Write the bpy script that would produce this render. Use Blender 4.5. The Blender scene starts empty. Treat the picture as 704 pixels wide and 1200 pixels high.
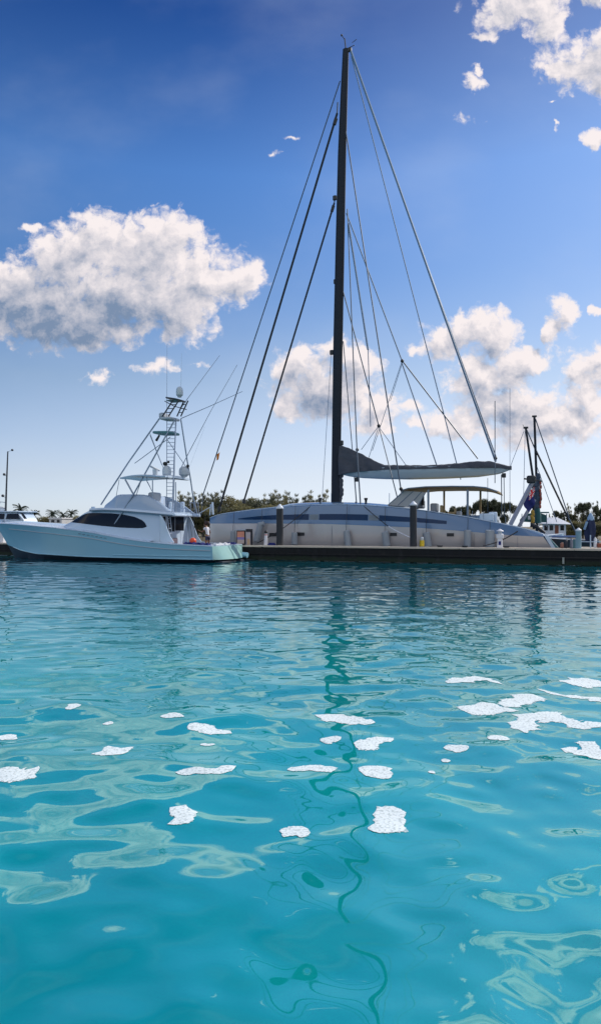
import bpy, bmesh, math, random
import numpy as np
from mathutils import Vector, Matrix, Euler
R = math.radians
random.seed(7)
rng = np.random.default_rng(11)
scene = bpy.context.scene
col = scene.collection
CAMZ = 2.5
# ------------------------------------------------------------------ frames
# quay frame: s runs along the quay edge (to the right), t away from the camera
O = (-4.0, 51.3)
ANG = -R(19.9)
U = (math.cos(ANG), math.sin(ANG))
N = (-math.sin(ANG), math.cos(ANG))
def W(s, t, z=0.0):
    return Vector((O[0] + s*U[0] + t*N[0], O[1] + s*U[1] + t*N[1], z))
def at(px, py, t):
    """point of the vertical plane t (quay frame) that the photograph shows at px, py -> (s, t, z)"""
    k = (px - 352.0)/800.0
    ax, ay = O[0] + t*N[0], O[1] + t*N[1]
    s = (k*ay - ax)/(U[0] - k*U[1])
    y = ay + s*U[1]
    return (s, t, CAMZ + (617.0 - py)/800.0*y)
def at_y(px, py, y):
    return Vector(((px - 352.0)/800.0*y, y, CAMZ + (617.0 - py)/800.0*y))
# ------------------------------------------------------------------ materials
def new_mat(name):
    m = bpy.data.materials.new(name); m.use_nodes = True
    nt = m.node_tree
    return m, nt, nt.nodes['Principled BSDF'], nt.nodes['Material Output']
def mat(name, c, rough=0.5, metal=0.0, var=0.12, scale=3.0, bump=0.0, bscale=20.0, coat=0.0, spec=0.5, stretch=(1, 1, 1), sss=0.0, trans=0.0):
    m, nt, b, o = new_mat(name)
    tc = nt.nodes.new('ShaderNodeTexCoord')
    mp = nt.nodes.new('ShaderNodeMapping'); mp.inputs['Scale'].default_value = stretch
    nt.links.new(tc.outputs['Object'], mp.inputs['Vector'])
    n = nt.nodes.new('ShaderNodeTexNoise'); n.inputs['Scale'].default_value = scale
    n.inputs['Detail'].default_value = 6; n.inputs['Roughness'].default_value = 0.6
    nt.links.new(mp.outputs[0], n.inputs['Vector'])
    r = nt.nodes.new('ShaderNodeMix'); r.data_type = 'RGBA'
    r.inputs[6].default_value = (c[0]*(1-var), c[1]*(1-var), c[2]*(1-var), 1)
    r.inputs[7].default_value = (min(1, c[0]*(1+var)), min(1, c[1]*(1+var)), min(1, c[2]*(1+var)), 1)
    nt.links.new(n.outputs['Fac'], r.inputs[0])
    nt.links.new(r.outputs[2], b.inputs['Base Color'])
    b.inputs['Roughness'].default_value = rough
    b.inputs['Metallic'].default_value = metal
    b.inputs['Coat Weight'].default_value = coat
    b.inputs['Specular IOR Level'].default_value = spec
    if bump > 0:
        n2 = nt.nodes.new('ShaderNodeTexNoise'); n2.inputs['Scale'].default_value = bscale
        n2.inputs['Detail'].default_value = 5
        nt.links.new(mp.outputs[0], n2.inputs['Vector'])
        bp = nt.nodes.new('ShaderNodeBump'); bp.inputs['Strength'].default_value = bump
        bp.inputs['Distance'].default_value = 0.05
        nt.links.new(n2.outputs['Fac'], bp.inputs['Height'])
        nt.links.new(bp.outputs[0], b.inputs['Normal'])
    if trans > 0:
        t = nt.nodes.new('ShaderNodeBsdfTranslucent')
        nt.links.new(r.outputs[2], t.inputs['Color'])
        mx = nt.nodes.new('ShaderNodeMixShader'); mx.inputs[0].default_value = trans
        nt.links.new(b.outputs[0], mx.inputs[1]); nt.links.new(t.outputs[0], mx.inputs[2])
        nt.links.new(mx.outputs[0], o.inputs['Surface'])
    return m
# ------------------------------------------------------------------ mesh builder (quay coordinates s, t, z)
class MB:
    def __init__(self): self.v = []; self.f = []
    def add(self, vs, fs):
        b = len(self.v); self.v += [tuple(p) for p in vs]; self.f += [tuple(i + b for i in f) for f in fs]; return self
    def box(self, x0, x1, y0, y1, z0, z1, bev=0.0):
        if bev <= 0:
            vs = [(x, y, z) for z in (z0, z1) for y in (y0, y1) for x in (x0, x1)]
            return self.add(vs, [(0, 2, 3, 1), (4, 5, 7, 6), (0, 1, 5, 4), (2, 6, 7, 3), (0, 4, 6, 2), (1, 3, 7, 5)])
        bev = min(bev, abs(x1-x0)*.45, abs(y1-y0)*.45, abs(z1-z0)*.45)
        rings = []
        for z, i in ((z0, bev), (z0+bev, 0), (z1-bev, 0), (z1, bev)):
            a, b_, c, d = x0+i, x1-i, y0+i, y1-i
            k = bev
            rings.append([(a+k, c, z), (b_-k, c, z), (b_, c+k, z), (b_, d-k, z), (b_-k, d, z), (a+k, d, z), (a, d-k, z), (a, c+k, z)])
        return self.loft(rings)
    def loft(self, rings, close=True, cap0=True, cap1=True):
        n = len(rings[0]); vs = [p for r in rings for p in r]; fs = []
        m = n if close else n - 1
        for i in range(len(rings)-1):
            for j in range(m):
                a = i*n + j; b = i*n + (j+1) % n
                fs.append((a, b, b + n, a + n))
        if cap0: fs.append(tuple(range(n-1, -1, -1)))
        if cap1: fs.append(tuple(range((len(rings)-1)*n, len(rings)*n)))
        return self.add(vs, fs)
    def tube(self, pts, r, seg=8, r1=None, flat=1.0):
        pts = [Vector(p) for p in pts]; n = len(pts); rings = []
        for i, p in enumerate(pts):
            d = (pts[min(i+1, n-1)] - pts[max(i-1, 0)])
            if d.length < 1e-9: d = Vector((0, 0, 1))
            d.normalize()
            up = Vector((0, 1, 0)) if abs(d.y) < 0.9 else Vector((0, 0, 1))
            a = d.cross(up).normalized(); b = d.cross(a).normalized()
            rr = r if r1 is None else r + (r1 - r)*i/max(1, n-1)
            if isinstance(r, (list, tuple)): rr = r[i]
            rings.append([tuple(p + a*math.cos(2*math.pi*k/seg)*rr + b*math.sin(2*math.pi*k/seg)*rr*flat) for k in range(seg)])
        return self.loft(rings)
    def lathe(self, c, prof, seg=16):
        rings = [[(c[0] + r*math.cos(2*math.pi*k/seg), c[1] + r*math.sin(2*math.pi*k/seg), c[2] + z) for k in range(seg)] for r, z in prof]
        return self.loft(rings)
    def ball(self, c, r, seg=12, rings=8, sq=(1, 1, 1)):
        rr = []
        for i in range(1, rings):
            a = math.pi*i/rings
            rr.append([(c[0] + sq[0]*r*math.sin(a)*math.cos(2*math.pi*k/seg), c[1] + sq[1]*r*math.sin(a)*math.sin(2*math.pi*k/seg), c[2] - sq[2]*r*math.cos(a)) for k in range(seg)])
        return self.loft(rr)
    def prism(self, outline, t0, t1):
        """outline of (s, z) extruded from t0 to t1 (t may be functions of s, z)"""
        f0 = t0 if callable(t0) else (lambda s, z: t0); f1 = t1 if callable(t1) else (lambda s, z: t1)
        a = [(s, f0(s, z), z) for s, z in outline]; b = [(s, f1(s, z), z) for s, z in outline]
        return self.loft([a, b])
    def arc(self, p, q, sag, n=14):
        p, q = Vector(p), Vector(q)
        return [tuple(p.lerp(q, i/n) - Vector((0, 0, sag*4*(i/n)*(1 - i/n)))) for i in range(n+1)]
def mesh_from(name, vs, fs, m, smooth=True, angle=35):
    me = bpy.data.meshes.new(name); me.from_pydata(vs, [], fs); me.validate()
    if smooth:
        me.polygons.foreach_set('use_smooth', [True]*len(me.polygons))
        me.set_sharp_from_angle(angle=R(angle))
    if m: me.materials.append(m)
    me.update()
    return me
def fix_normals(me):
    bm = bmesh.new(); bm.from_mesh(me); bmesh.ops.recalc_face_normals(bm, faces=bm.faces); bm.to_mesh(me); bm.free()
def tag(o, label=None, cat=None, group=None, kind=None):
    if label: o['label'] = label
    if cat: o['category'] = cat
    if group: o['group'] = group
    if kind: o['kind'] = kind
    return o
def thing(name, q, label, cat, group=None):
    """an Empty at quay point q, turned with the quay"""
    o = bpy.data.objects.new(name, None); col.objects.link(o)
    o.empty_display_size = 0.3
    o.location = W(*q); o.rotation_euler = (0, 0, ANG); o['_q'] = list(q)
    return tag(o, label, cat, group)
def root_q(o):
    while o.parent: o = o.parent
    return o['_q']
def part(name, mb, m, parent, label=None, angle=35):
    q = root_q(parent)
    me = mesh_from(name, [(a-q[0], b-q[1], c-q[2]) for a, b, c in mb.v], mb.f, m, angle=angle)
    fix_normals(me)
    if True:
        me.polygons.foreach_set('use_smooth', [True]*len(me.polygons)); me.set_sharp_from_angle(angle=R(angle))
    o = bpy.data.objects.new(name, me); col.objects.link(o); o.parent = parent
    if label: o['label'] = label
    return o
def solo(name, mb, m, label=None, cat=None, group=None, kind=None, q=None, angle=35):
    """a top-level mesh in quay coordinates"""
    if q is None:
        a = np.array(mb.v); q = (float(a[:, 0].mean()), float(a[:, 1].mean()), float(a[:, 2].min()))
    me = mesh_from(name, [(a-q[0], b-q[1], c-q[2]) for a, b, c in mb.v], mb.f, m, angle=angle)
    fix_normals(me)
    me.polygons.foreach_set('use_smooth', [True]*len(me.polygons)); me.set_sharp_from_angle(angle=R(angle))
    o = bpy.data.objects.new(name, me); col.objects.link(o)
    o.location = W(*q); o.rotation_euler = (0, 0, ANG); o['_q'] = list(q)
    return tag(o, label, cat, group, kind)
def lerp(a, b, t): return a + (b-a)*t
def curve(xs, ys, x): return float(np.interp(x, xs, ys))
def smooth_path(pts, n=6):
    """Catmull-Rom through pts"""
    P = [pts[0]] + list(pts) + [pts[-1]]; out = []
    for i in range(1, len(P)-2):
        p0, p1, p2, p3 = [np.array(P[j], float) for j in (i-1, i, i+1, i+2)]
        for k in range(n):
            t = k/n
            out.append(tuple(0.5*((2*p1) + (-p0+p2)*t + (2*p0-5*p1+4*p2-p3)*t*t + (-p0+3*p1-3*p2+p3)*t**3)))
    out.append(tuple(pts[-1])); return out
# ------------------------------------------------------------------ camera, sun, sky
cam_d = bpy.data.cameras.new('camera'); cam = bpy.data.objects.new('camera', cam_d); col.objects.link(cam)
cam.location = (0, 0, CAMZ); cam.rotation_euler = (R(90), 0, 0)
cam_d.sensor_fit = 'VERTICAL'; cam_d.sensor_height = 36.0; cam_d.lens = 24.0
cam_d.shift_y = 17.0/1200.0
cam_d.clip_end = 6000; cam_d.clip_start = 0.1
scene.camera = cam
SUN_AZ, SUN_EL = R(58), R(36)
sdir = Vector((math.cos(SUN_EL)*math.sin(SUN_AZ), math.cos(SUN_EL)*math.cos(SUN_AZ), math.sin(SUN_EL)))
sl = bpy.data.lights.new('sun', 'SUN'); sl.energy = 3.6; sl.angle = R(0.5); sl.color = (1.0, 0.93, 0.83)
so = bpy.data.objects.new('sun', sl); col.objects.link(so); so.rotation_euler = sdir.to_track_quat('Z', 'Y').to_euler(); so.location = (30, 20, 60)
world = bpy.data.worlds.new('World'); scene.world = world; world.use_nodes = True
nt = world.node_tree; nt.nodes.clear()
def nd(tree, typ, **kw):
    n = tree.nodes.new(typ)
    for k, v in kw.items(): setattr(n, k, v)
    return n
def link(tree, a, b): tree.links.new(a, b)
def mth(tree, op, a, b=None, c=None, clamp=False):
    n = tree.nodes.new('ShaderNodeMath'); n.operation = op; n.use_clamp = clamp
    for i, x in enumerate((a, b, c)):
        if x is None: continue
        if isinstance(x, (int, float)): n.inputs[i].default_value = x
        else: tree.links.new(x, n.inputs[i])
    return n.outputs[0]
def maprange(tree, v, a, b, c=0.0, d=1.0, smooth=True):
    n = tree.nodes.new('ShaderNodeMapRange'); n.interpolation_type = 'SMOOTHSTEP' if smooth else 'LINEAR'; n.clamp = True
    tree.links.new(v, n.inputs[0])
    for i, x in enumerate((a, b, c, d)): n.inputs[i+1].default_value = x
    return n.outputs[0]
def mixc(tree, f, a, b, mode='MIX'):
    n = tree.nodes.new('ShaderNodeMix'); n.data_type = 'RGBA'; n.blend_type = mode
    for i, x in ((0, f), (6, a), (7, b)):
        if isinstance(x, (int, float)): n.inputs[i].default_value = x
        elif isinstance(x, tuple): n.inputs[i].default_value = x if len(x) == 4 else (*x, 1)
        else: tree.links.new(x, n.inputs[i])
    return n.outputs[2]
# cumulus banks: (compass tangent*100, elevation tangent*100 as read off a chart with 800 units per radian, radii)
BLOBS = [
 (170,295,85,50),(112,285,52,44),(75,300,55,46),(20,345,80,56),(-40,360,80,60),(150,345,125,52),(240,325,58,42),(284,325,30,32),
 (200,272,52,32),(95,385,105,30),(205,370,62,36),(60,368,70,40),
 (112,441,40,13,.42),(185,430,40,20,.30),(230,425,26,12,.45),(42,262,26,12,.35),
 (350,432,32,32),(420,425,31,30),(385,462,72,40),(336,475,26,24),(446,482,30,28),(395,410,30,16),(480,478,28,14,.3),
 (548,382,34,28),(578,398,36,40),(520,405,36,24),(492,412,28,15,.3),(662,368,20,26),(645,392,18,24),(616,424,30,22),(560,445,48,34),
 (605,480,80,32),(665,495,70,26),(530,500,44,22),(690,470,30,30),(492,498,30,18,.35),(600,440,26,30),(640,500,90,22),(600,512,130,22,.30),(440,505,60,18,.40),(690,440,60,60,.35),
 (700,370,14,9),(682,432,26,12),(704,416,20,14),(730,430,30,26),
 (598,8,64,42,.16),(676,74,56,44,.16),(640,22,34,44,.1),(622,-30,60,36),(656,74,38,22,.1),(692,66,34,34,.1),(702,95,22,26),(570,42,28,13,.3),(722,60,40,60),
 (700,160,20,16),(553,98,26,18,.30),(562,84,10,13,.25),(735,150,30,22),(318,178,24,9,.50),(340,160,20,8,.45),(650,116,10,8,.35),(650,148,8,7,.35),(540,140,60,30,.75),(700,-20,60,30),
]
g = bpy.data.node_groups.new('cumulus_field', 'ShaderNodeTree')
g.interface.new_socket('P', in_out='INPUT', socket_type='NodeSocketVector')
g.interface.new_socket('D', in_out='OUTPUT', socket_type='NodeSocketFloat'); g.interface.new_socket('S', in_out='OUTPUT', socket_type='NodeSocketFloat')
gi = g.nodes.new('NodeGroupInput'); go = g.nodes.new('NodeGroupOutput')
# domain warp for uneven outlines
wn = g.nodes.new('ShaderNodeTexNoise'); wn.inputs['Scale'].default_value = 0.022; wn.inputs['Detail'].default_value = 5; wn.inputs['Roughness'].default_value = .6
link(g, gi.outputs[0], wn.inputs['Vector'])
wv = g.nodes.new('ShaderNodeVectorMath'); wv.operation = 'SUBTRACT'; link(g, wn.outputs['Color'], wv.inputs[0]); wv.inputs[1].default_value = (.5, .5, .5)
ws = g.nodes.new('ShaderNodeVectorMath'); ws.operation = 'MULTIPLY'; link(g, wv.outputs[0], ws.inputs[0]); ws.inputs[1].default_value = (56, 46, 0)
wa = g.nodes.new('ShaderNodeVectorMath'); wa.operation = 'ADD'; link(g, gi.outputs[0], wa.inputs[0]); link(g, ws.outputs[0], wa.inputs[1])
acc = None
for bl in BLOBS:
    cx, cy, rx, ry = bl[:4]; wo_ = bl[4] if len(bl) > 4 else 0.0
    v = g.nodes.new('ShaderNodeVectorMath'); v.operation = 'MULTIPLY_ADD'
    link(g, wa.outputs[0], v.inputs[0]); v.inputs[1].default_value = (1/rx, 1/ry, 0); v.inputs[2].default_value = (-cx/rx, -cy/ry, 0)
    l = g.nodes.new('ShaderNodeVectorMath'); l.operation = 'LENGTH'; link(g, v.outputs[0], l.inputs[0])
    lv = l.outputs['Value'] if not wo_ else mth(g, 'ADD', l.outputs['Value'], wo_)
    acc = lv if acc is None else mth(g, 'SMOOTH_MIN', acc, lv, 0.50)
# billows: rounded cells + fractal
vo = g.nodes.new('ShaderNodeTexVoronoi'); vo.feature = 'SMOOTH_F1'; vo.voronoi_dimensions = '2D'; vo.inputs['Scale'].default_value = 0.045
vo.inputs['Detail'].default_value = 3.0; vo.inputs['Roughness'].default_value = .55; vo.inputs['Lacunarity'].default_value = 2.2; vo.inputs['Smoothness'].default_value = .35
link(g, wa.outputs[0], vo.inputs['Vector'])
fn = g.nodes.new('ShaderNodeTexNoise'); fn.inputs['Scale'].default_value = 0.05; fn.inputs['Detail'].default_value = 9; fn.inputs['Roughness'].default_value = .59
link(g, gi.outputs[0], fn.inputs['Vector'])
sm = mth(g, 'SUBTRACT', 0.94, acc)
x = mth(g, 'MULTIPLY_ADD', vo.outputs['Distance'], -0.38, mth(g, 'ADD', sm, 0.34))
x = mth(g, 'MULTIPLY_ADD', mth(g, 'SUBTRACT', fn.outputs['Fac'], 0.5), 0.80, x)
link(g, x, go.inputs[0]); link(g, sm, go.inputs[1])

tc = nd(nt, 'ShaderNodeTexCoord')
sep = nd(nt, 'ShaderNodeSeparateXYZ'); link(nt, tc.outputs['Generated'], sep.inputs[0])
yy = mth(nt, 'MAXIMUM', sep.outputs[1], 0.12)
uu = mth(nt, 'MULTIPLY_ADD', mth(nt, 'DIVIDE', sep.outputs[0], yy), 800.0, 352.0)
zz = mth(nt, 'MULTIPLY_ADD', mth(nt, 'DIVIDE', sep.outputs[2], yy), -800.0, 617.0)
cmb = nd(nt, 'ShaderNodeCombineXYZ'); link(nt, uu, cmb.inputs[0]); link(nt, zz, cmb.inputs[1])
f1 = nd(nt, 'ShaderNodeGroup'); f1.node_tree = g; link(nt, cmb.outputs[0], f1.inputs[0])
off = nd(nt, 'ShaderNodeVectorMath', operation='ADD'); link(nt, cmb.outputs[0], off.inputs[0]); off.inputs[1].default_value = (10, -16, 0)
f2 = nd(nt, 'ShaderNodeGroup'); f2.node_tree = g; link(nt, off.outputs[0], f2.inputs[0])
D1, D2 = f1.outputs[0], f2.outputs[0]
S1, S2 = f1.outputs[1], f2.outputs[1]
alpha = maprange(nt, D1, 0.0, 0.46)
front = maprange(nt, sep.outputs[1], 0.12, 0.3)
alpha = mth(nt, 'MULTIPLY', alpha, front)
thick = maprange(nt, mth(nt, 'MULTIPLY_ADD', mth(nt, 'SUBTRACT', D1, S1), 0.35, S1), 0.02, 1.0, smooth=False)
fine = mth(nt, 'MULTIPLY', mth(nt, 'SUBTRACT', mth(nt, 'SUBTRACT', D1, S1), mth(nt, 'SUBTRACT', D2, S2)), 0.85)
broad = mth(nt, 'MULTIPLY', mth(nt, 'SUBTRACT', S1, S2), 0.9)
lit = mth(nt, 'ADD', mth(nt, 'ADD', 1.08, fine), broad)
lit = mth(nt, 'SUBTRACT', lit, mth(nt, 'MULTIPLY', thick, 0.74))
# shaded bellies of the larger clouds
for (bx_, by_, brx, bry, ba) in ((60, 385, 150, 58, .46), (180, 372, 70, 40, .18), (375, 462, 62, 44, .30), (585, 478, 70, 26, .26), (560, 425, 40, 26, .16), (30, 330, 80, 40, .16)):
    v_ = nd(nt, 'ShaderNodeVectorMath', operation='MULTIPLY_ADD'); link(nt, cmb.outputs[0], v_.inputs[0]); v_.inputs[1].default_value = (1/brx, 1/bry, 0); v_.inputs[2].default_value = (-bx_/brx, -by_/bry, 0)
    l_ = nd(nt, 'ShaderNodeVectorMath', operation='LENGTH'); link(nt, v_.outputs[0], l_.inputs[0])
    lit = mth(nt, 'SUBTRACT', lit, mth(nt, 'MULTIPLY', maprange(nt, l_.outputs['Value'], 1.25, 0.2), ba))
lit = mth(nt, 'MAXIMUM', lit, 0.0)
cl_hi = (0.90, 0.825, 0.825); cl_lo = (0.19, 0.265, 0.40)
ccol = mixc(nt, lit, cl_lo, cl_hi)
sky = nd(nt, 'ShaderNodeTexSky'); sky.sky_type = 'NISHITA'; sky.sun_disc = False
sky.sun_elevation = SUN_EL; sky.sun_rotation = SUN_AZ; sky.air_density = 1.0; sky.dust_density = 0.6; sky.ozone_density = 2.5
# grading of the clear sky: deeper, more saturated blue aloft
el = sep.outputs[2]
ramp = nd(nt, 'ShaderNodeValToRGB'); link(nt, maprange(nt, el, 0.0, 0.95, smooth=False), ramp.inputs[0])
e = ramp.color_ramp.elements
GR = [(.006, 1.15, 1.36, 2.0), (.071, 1.06, 1.06, 1.32), (.204, .841, .966, 1.114), (.456, .569, .945, 1.39), (.60, .15, .40, .852)]
for i, (p_, r_, g_, b_) in enumerate(GR):
    if i < 2: q_ = e[i]; q_.position = p_/.95
    else: q_ = e.new(p_/.95)
    q_.color = (r_/2, g_/2, b_/2, 1)
q_ = e.new(.72/.95); q_.color = (.15, .26, .46, 1); q_ = e.new(1.0); q_.color = (.45, .5, .6, 1)  # unseen overhead sky brightened to add fill
RAMP = ramp
sk2 = nd(nt, 'ShaderNodeVectorMath', operation='SCALE'); link(nt, sky.outputs[0], sk2.inputs[0]); sk2.inputs['Scale'].default_value = 2.0
skyc = mixc(nt, 1.0, sk2.outputs[0], ramp.outputs[0], 'MULTIPLY')
# big soft veil of thin cirrus
vn = nd(nt, 'ShaderNodeTexNoise'); vn.inputs['Scale'].default_value = 0.0045; vn.inputs['Detail'].default_value = 5; vn.inputs['Roughness'].default_value = .5
vs_ = nd(nt, 'ShaderNodeVectorMath', operation='MULTIPLY'); link(nt, cmb.outputs[0], vs_.inputs[0]); vs_.inputs[1].default_value = (1, 1.6, 1); link(nt, vs_.outputs[0], vn.inputs['Vector'])
SKY_S = 0.10
low = mth(nt, 'MULTIPLY', mth(nt, 'MULTIPLY', maprange(nt, uu, -450, 600), maprange(nt, sep.outputs[2], .36, .0)), 0.70)
veil = mth(nt, 'ADD', mth(nt, 'MULTIPLY', maprange(nt, vn.outputs['Fac'], 0.42, 0.78), 0.12), mth(nt, 'MULTIPLY', maprange(nt, uu, 200, 760), 0.17))
def scaled(c): return tuple(v/SKY_S for v in c)
skyc = mixc(nt, veil, skyc, scaled((0.62, 0.68, 0.80)))
skyc = mixc(nt, low, skyc, scaled((0.78, 0.83, 0.90)))
cs = nd(nt, 'ShaderNodeVectorMath', operation='SCALE'); link(nt, ccol, cs.inputs[0]); cs.inputs['Scale'].default_value = 1/SKY_S
# unseen cumulus added behind the camera as fill for the shaded sides
bn = nd(nt, 'ShaderNodeTexNoise'); bn.inputs['Scale'].default_value = 3.2; bn.inputs['Detail'].default_value = 6; bn.inputs['Roughness'].default_value = .55; link(nt, tc.outputs['Generated'], bn.inputs['Vector'])
back = mth(nt, 'MULTIPLY', maprange(nt, bn.outputs['Fac'], .40, .56), mth(nt, 'MULTIPLY', maprange(nt, sep.outputs[1], .05, -.25), maprange(nt, sep.outputs[2], .02, .12)))
skyc = mixc(nt, back, skyc, scaled((0.92, 0.92, 0.95)))
tot = mixc(nt, alpha, skyc, cs.outputs[0])
bg = nd(nt, 'ShaderNodeBackground'); bg.inputs['Strength'].default_value = SKY_S
link(nt, tot, bg.inputs['Color'])
wo = nd(nt, 'ShaderNodeOutputWorld'); link(nt, bg.outputs[0], wo.inputs['Surface'])
scene.cycles.max_bounces = 6; scene.cycles.diffuse_bounces = 3; scene.cycles.glossy_bounces = 3; scene.cycles.transparent_max_bounces = 8
scene.cycles.caustics_reflective = False; scene.cycles.caustics_refractive = False
scene.cycles.use_adaptive_sampling = True; scene.cycles.adaptive_threshold = 0.02
world.cycles.sampling_method = 'MANUAL'; world.cycles.sample_map_resolution = 512
scene.view_settings.view_transform = 'Standard'; scene.view_settings.look = 'None'
scene.view_settings.gamma = 1.0; scene.view_settings.exposure = 0.08
# ------------------------------------------------------------------ water surface
NW = 64; rng = np.random.default_rng(1)
wl = np.exp(rng.uniform(math.log(0.30), math.log(2.4), NW)); kk = 2*np.pi/wl
th = rng.normal(R(75), R(48), NW)                       # travel direction, mostly towards/away from the quay
th = np.where(rng.random(NW) < .25, rng.uniform(0, 2*np.pi, NW), th)
kx, ky = kk*np.cos(th), kk*np.sin(th)
SL = 0.050*math.sqrt(2.0/NW)
amp = SL/kk*(0.75 + .5*rng.random(NW))*np.clip(wl/0.6, .70, 1.0); ph = rng.uniform(0, 2*np.pi, NW)
def gust(x, y):
    a = np.sin(x*.21 + y*.13 + 1.0) + np.sin(x*.09 - y*.19 + 2.2) + np.sin(x*.35 + y*.05 + .3)*.6
    far = 1.05 - 0.10*np.clip((np.hypot(x, y) - 5)/12.0, 0, 1)
    return (1 + .16*a)*far
def wave(x, y, space=None):
    h = np.zeros_like(x, dtype=float)
    for i in range(NW):
        a = amp[i]
        if space is not None: a = a*np.clip((wl[i]/np.maximum(space, 1e-4) - 2.2)/2.0, 0, 1)
        h += a*np.sin(kx[i]*x + ky[i]*y + ph[i])
    return h*gust(x, y)
ang_f = np.radians(np.arange(-33, 33.01, 0.11))
ang_b = np.radians(np.linspace(33, 327, 60)[1:-1])
ang = np.concatenate([ang_f, ang_b])
rad = [0.6]
while rad[-1] < 62: rad.append(rad[-1]*1.0042 + 0.004)
while rad[-1] < 3500: rad.append(rad[-1]*1.12)
rad = np.array(rad); na, nr = len(ang), len(rad)
RR, AA = np.meshgrid(rad, ang, indexing='ij')
X = RR*np.sin(AA); Y = RR*np.cos(AA)
dr = np.gradient(rad)[:, None]*np.ones_like(AA)
dang = np.concatenate([np.full(len(ang_f), R(.11)), np.full(len(ang_b), R(5))])[None, :]
Z = wave(X, Y, np.maximum(dr, RR*dang))
co = np.stack([X, Y, Z], -1).reshape(-1, 3)
i0 = np.arange(nr-1)[:, None]*na; j0 = np.arange(na)[None, :]; j1 = (j0+1) % na
quads = np.stack([i0+j0, i0+j1, i0+na+j1, i0+na+j0], -1).reshape(-1, 4)[:, ::-1]
cidx = len(co); co = np.vstack([co, [[0, 0, 0]]])
tris = np.stack([np.arange(na), np.full(na, cidx), (np.arange(na)+1) % na], -1)
me = bpy.data.meshes.new('water')
me.vertices.add(len(co)); me.vertices.foreach_set('co', co.astype(np.float32).ravel())
nl = quads.size + tris.size; me.loops.add(nl)
me.loops.foreach_set('vertex_index', np.concatenate([quads.ravel(), tris.ravel()]).astype(np.int32))
me.polygons.add(len(quads) + len(tris))
me.polygons.foreach_set('loop_start', np.concatenate([np.arange(len(quads))*4, quads.size + np.arange(len(tris))*3]).astype(np.int32))
me.polygons.foreach_set('loop_total', np.concatenate([np.full(len(quads), 4), np.full(len(tris), 3)]).astype(np.int32))
me.polygons.foreach_set('use_smooth', [True]*(len(quads)+len(tris)))
me.update(calc_edges=True)
wm, t, b, o = new_mat('sea_water')
tcw = nd(t, 'ShaderNodeTexCoord')
b.inputs['Roughness'].default_value = 0.02; b.inputs['IOR'].default_value = 3.3; b.inputs['Specular Tint'].default_value = (.62, .98, 1, 1)
n1 = nd(t, 'ShaderNodeTexNoise'); n1.inputs['Scale'].default_value = 0.22; n1.inputs['Detail'].default_value = 4; n1.inputs['Roughness'].default_value = .5
link(t, tcw.outputs['Object'], n1.inputs['Vector'])
wc = mixc(t, maprange(t, n1.outputs['Fac'], .3, .7), (0.0, 0.245, 0.262), (0.0, 0.345, 0.35))
# water colour darkened towards the quay, standing in for shade and dark reflections
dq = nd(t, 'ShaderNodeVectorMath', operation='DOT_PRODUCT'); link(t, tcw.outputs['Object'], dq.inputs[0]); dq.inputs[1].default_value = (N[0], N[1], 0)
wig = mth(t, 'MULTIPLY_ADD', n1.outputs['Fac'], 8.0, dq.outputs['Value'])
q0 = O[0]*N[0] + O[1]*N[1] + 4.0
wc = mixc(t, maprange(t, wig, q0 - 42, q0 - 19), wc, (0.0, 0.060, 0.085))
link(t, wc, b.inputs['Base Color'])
n2 = nd(t, 'ShaderNodeTexNoise'); n2.inputs['Scale'].default_value = 2.7; n2.inputs['Detail'].default_value = 1.0; n2.inputs['Roughness'].default_value = .45
mpw = nd(t, 'ShaderNodeMapping'); mpw.inputs['Scale'].default_value = (.7, 1.1, 1); link(t, tcw.outputs['Object'], mpw.inputs['Vector']); link(t, mpw.outputs[0], n2.inputs['Vector'])
bp = nd(t, 'ShaderNodeBump'); bp.inputs['Strength'].default_value = 1.0; bp.inputs['Distance'].default_value = 0.008
link(t, n2.outputs['Fac'], bp.inputs['Height']); link(t, bp.outputs[0], b.inputs['Normal'])
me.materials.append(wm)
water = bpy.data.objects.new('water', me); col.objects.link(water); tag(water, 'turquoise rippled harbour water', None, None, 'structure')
# ================================================================== materials
M = {}
M['teal_hull'] = mat('aqua gelcoat', (.27, .52, .65), .14, coat=.6, var=.03, scale=.4)
M['bottom_paint'] = mat('dark bottom paint', (.012, .02, .035), .5, var=.3, scale=2)
M['gelcoat'] = mat('white gelcoat', (.50, .61, .74), .22, coat=.5, var=.03, scale=.5)
M['gel_grey'] = mat('light grey gelcoat', (.42, .45, .50), .3, var=.05, scale=.8)
M['dark_glass'] = mat('tinted glass', (.008, .009, .014), .08, var=.1, spec=.28)
M['steel'] = mat('brushed aluminium tube', (.27, .32, .40), .3, metal=.5, var=.1, scale=6)
M['dark_tube'] = mat('dark painted tube', (.03, .035, .045), .35, metal=.2, var=.2, scale=8)
M['black'] = mat('black plastic', (.012, .013, .016), .45, var=.3, scale=9)
M['seam'] = mat('dark seam trim', (.10, .14, .20), .4, var=.1)  # dark trim colour for seams and vents
M['teak'] = mat('weathered teak', (.22, .13, .075), .6, var=.25, scale=5, stretch=(1, 14, 1))
M['navy_fabric'] = mat('navy canvas', (.012, .022, .16), .8, var=.2, scale=5, bump=.4, bscale=9)
M['white_fabric'] = mat('white towelling', (.74, .75, .80), .85, var=.08, scale=8, bump=.4, bscale=14)
M['teal_under'] = mat('teal painted underside', (.10, .24, .26), .4, var=.1)
M['radome'] = mat('radome plastic', (.52, .56, .60), .35, var=.05)
M['orange'] = mat('orange vinyl', (.85, .10, .03), .35, var=.1)
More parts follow.
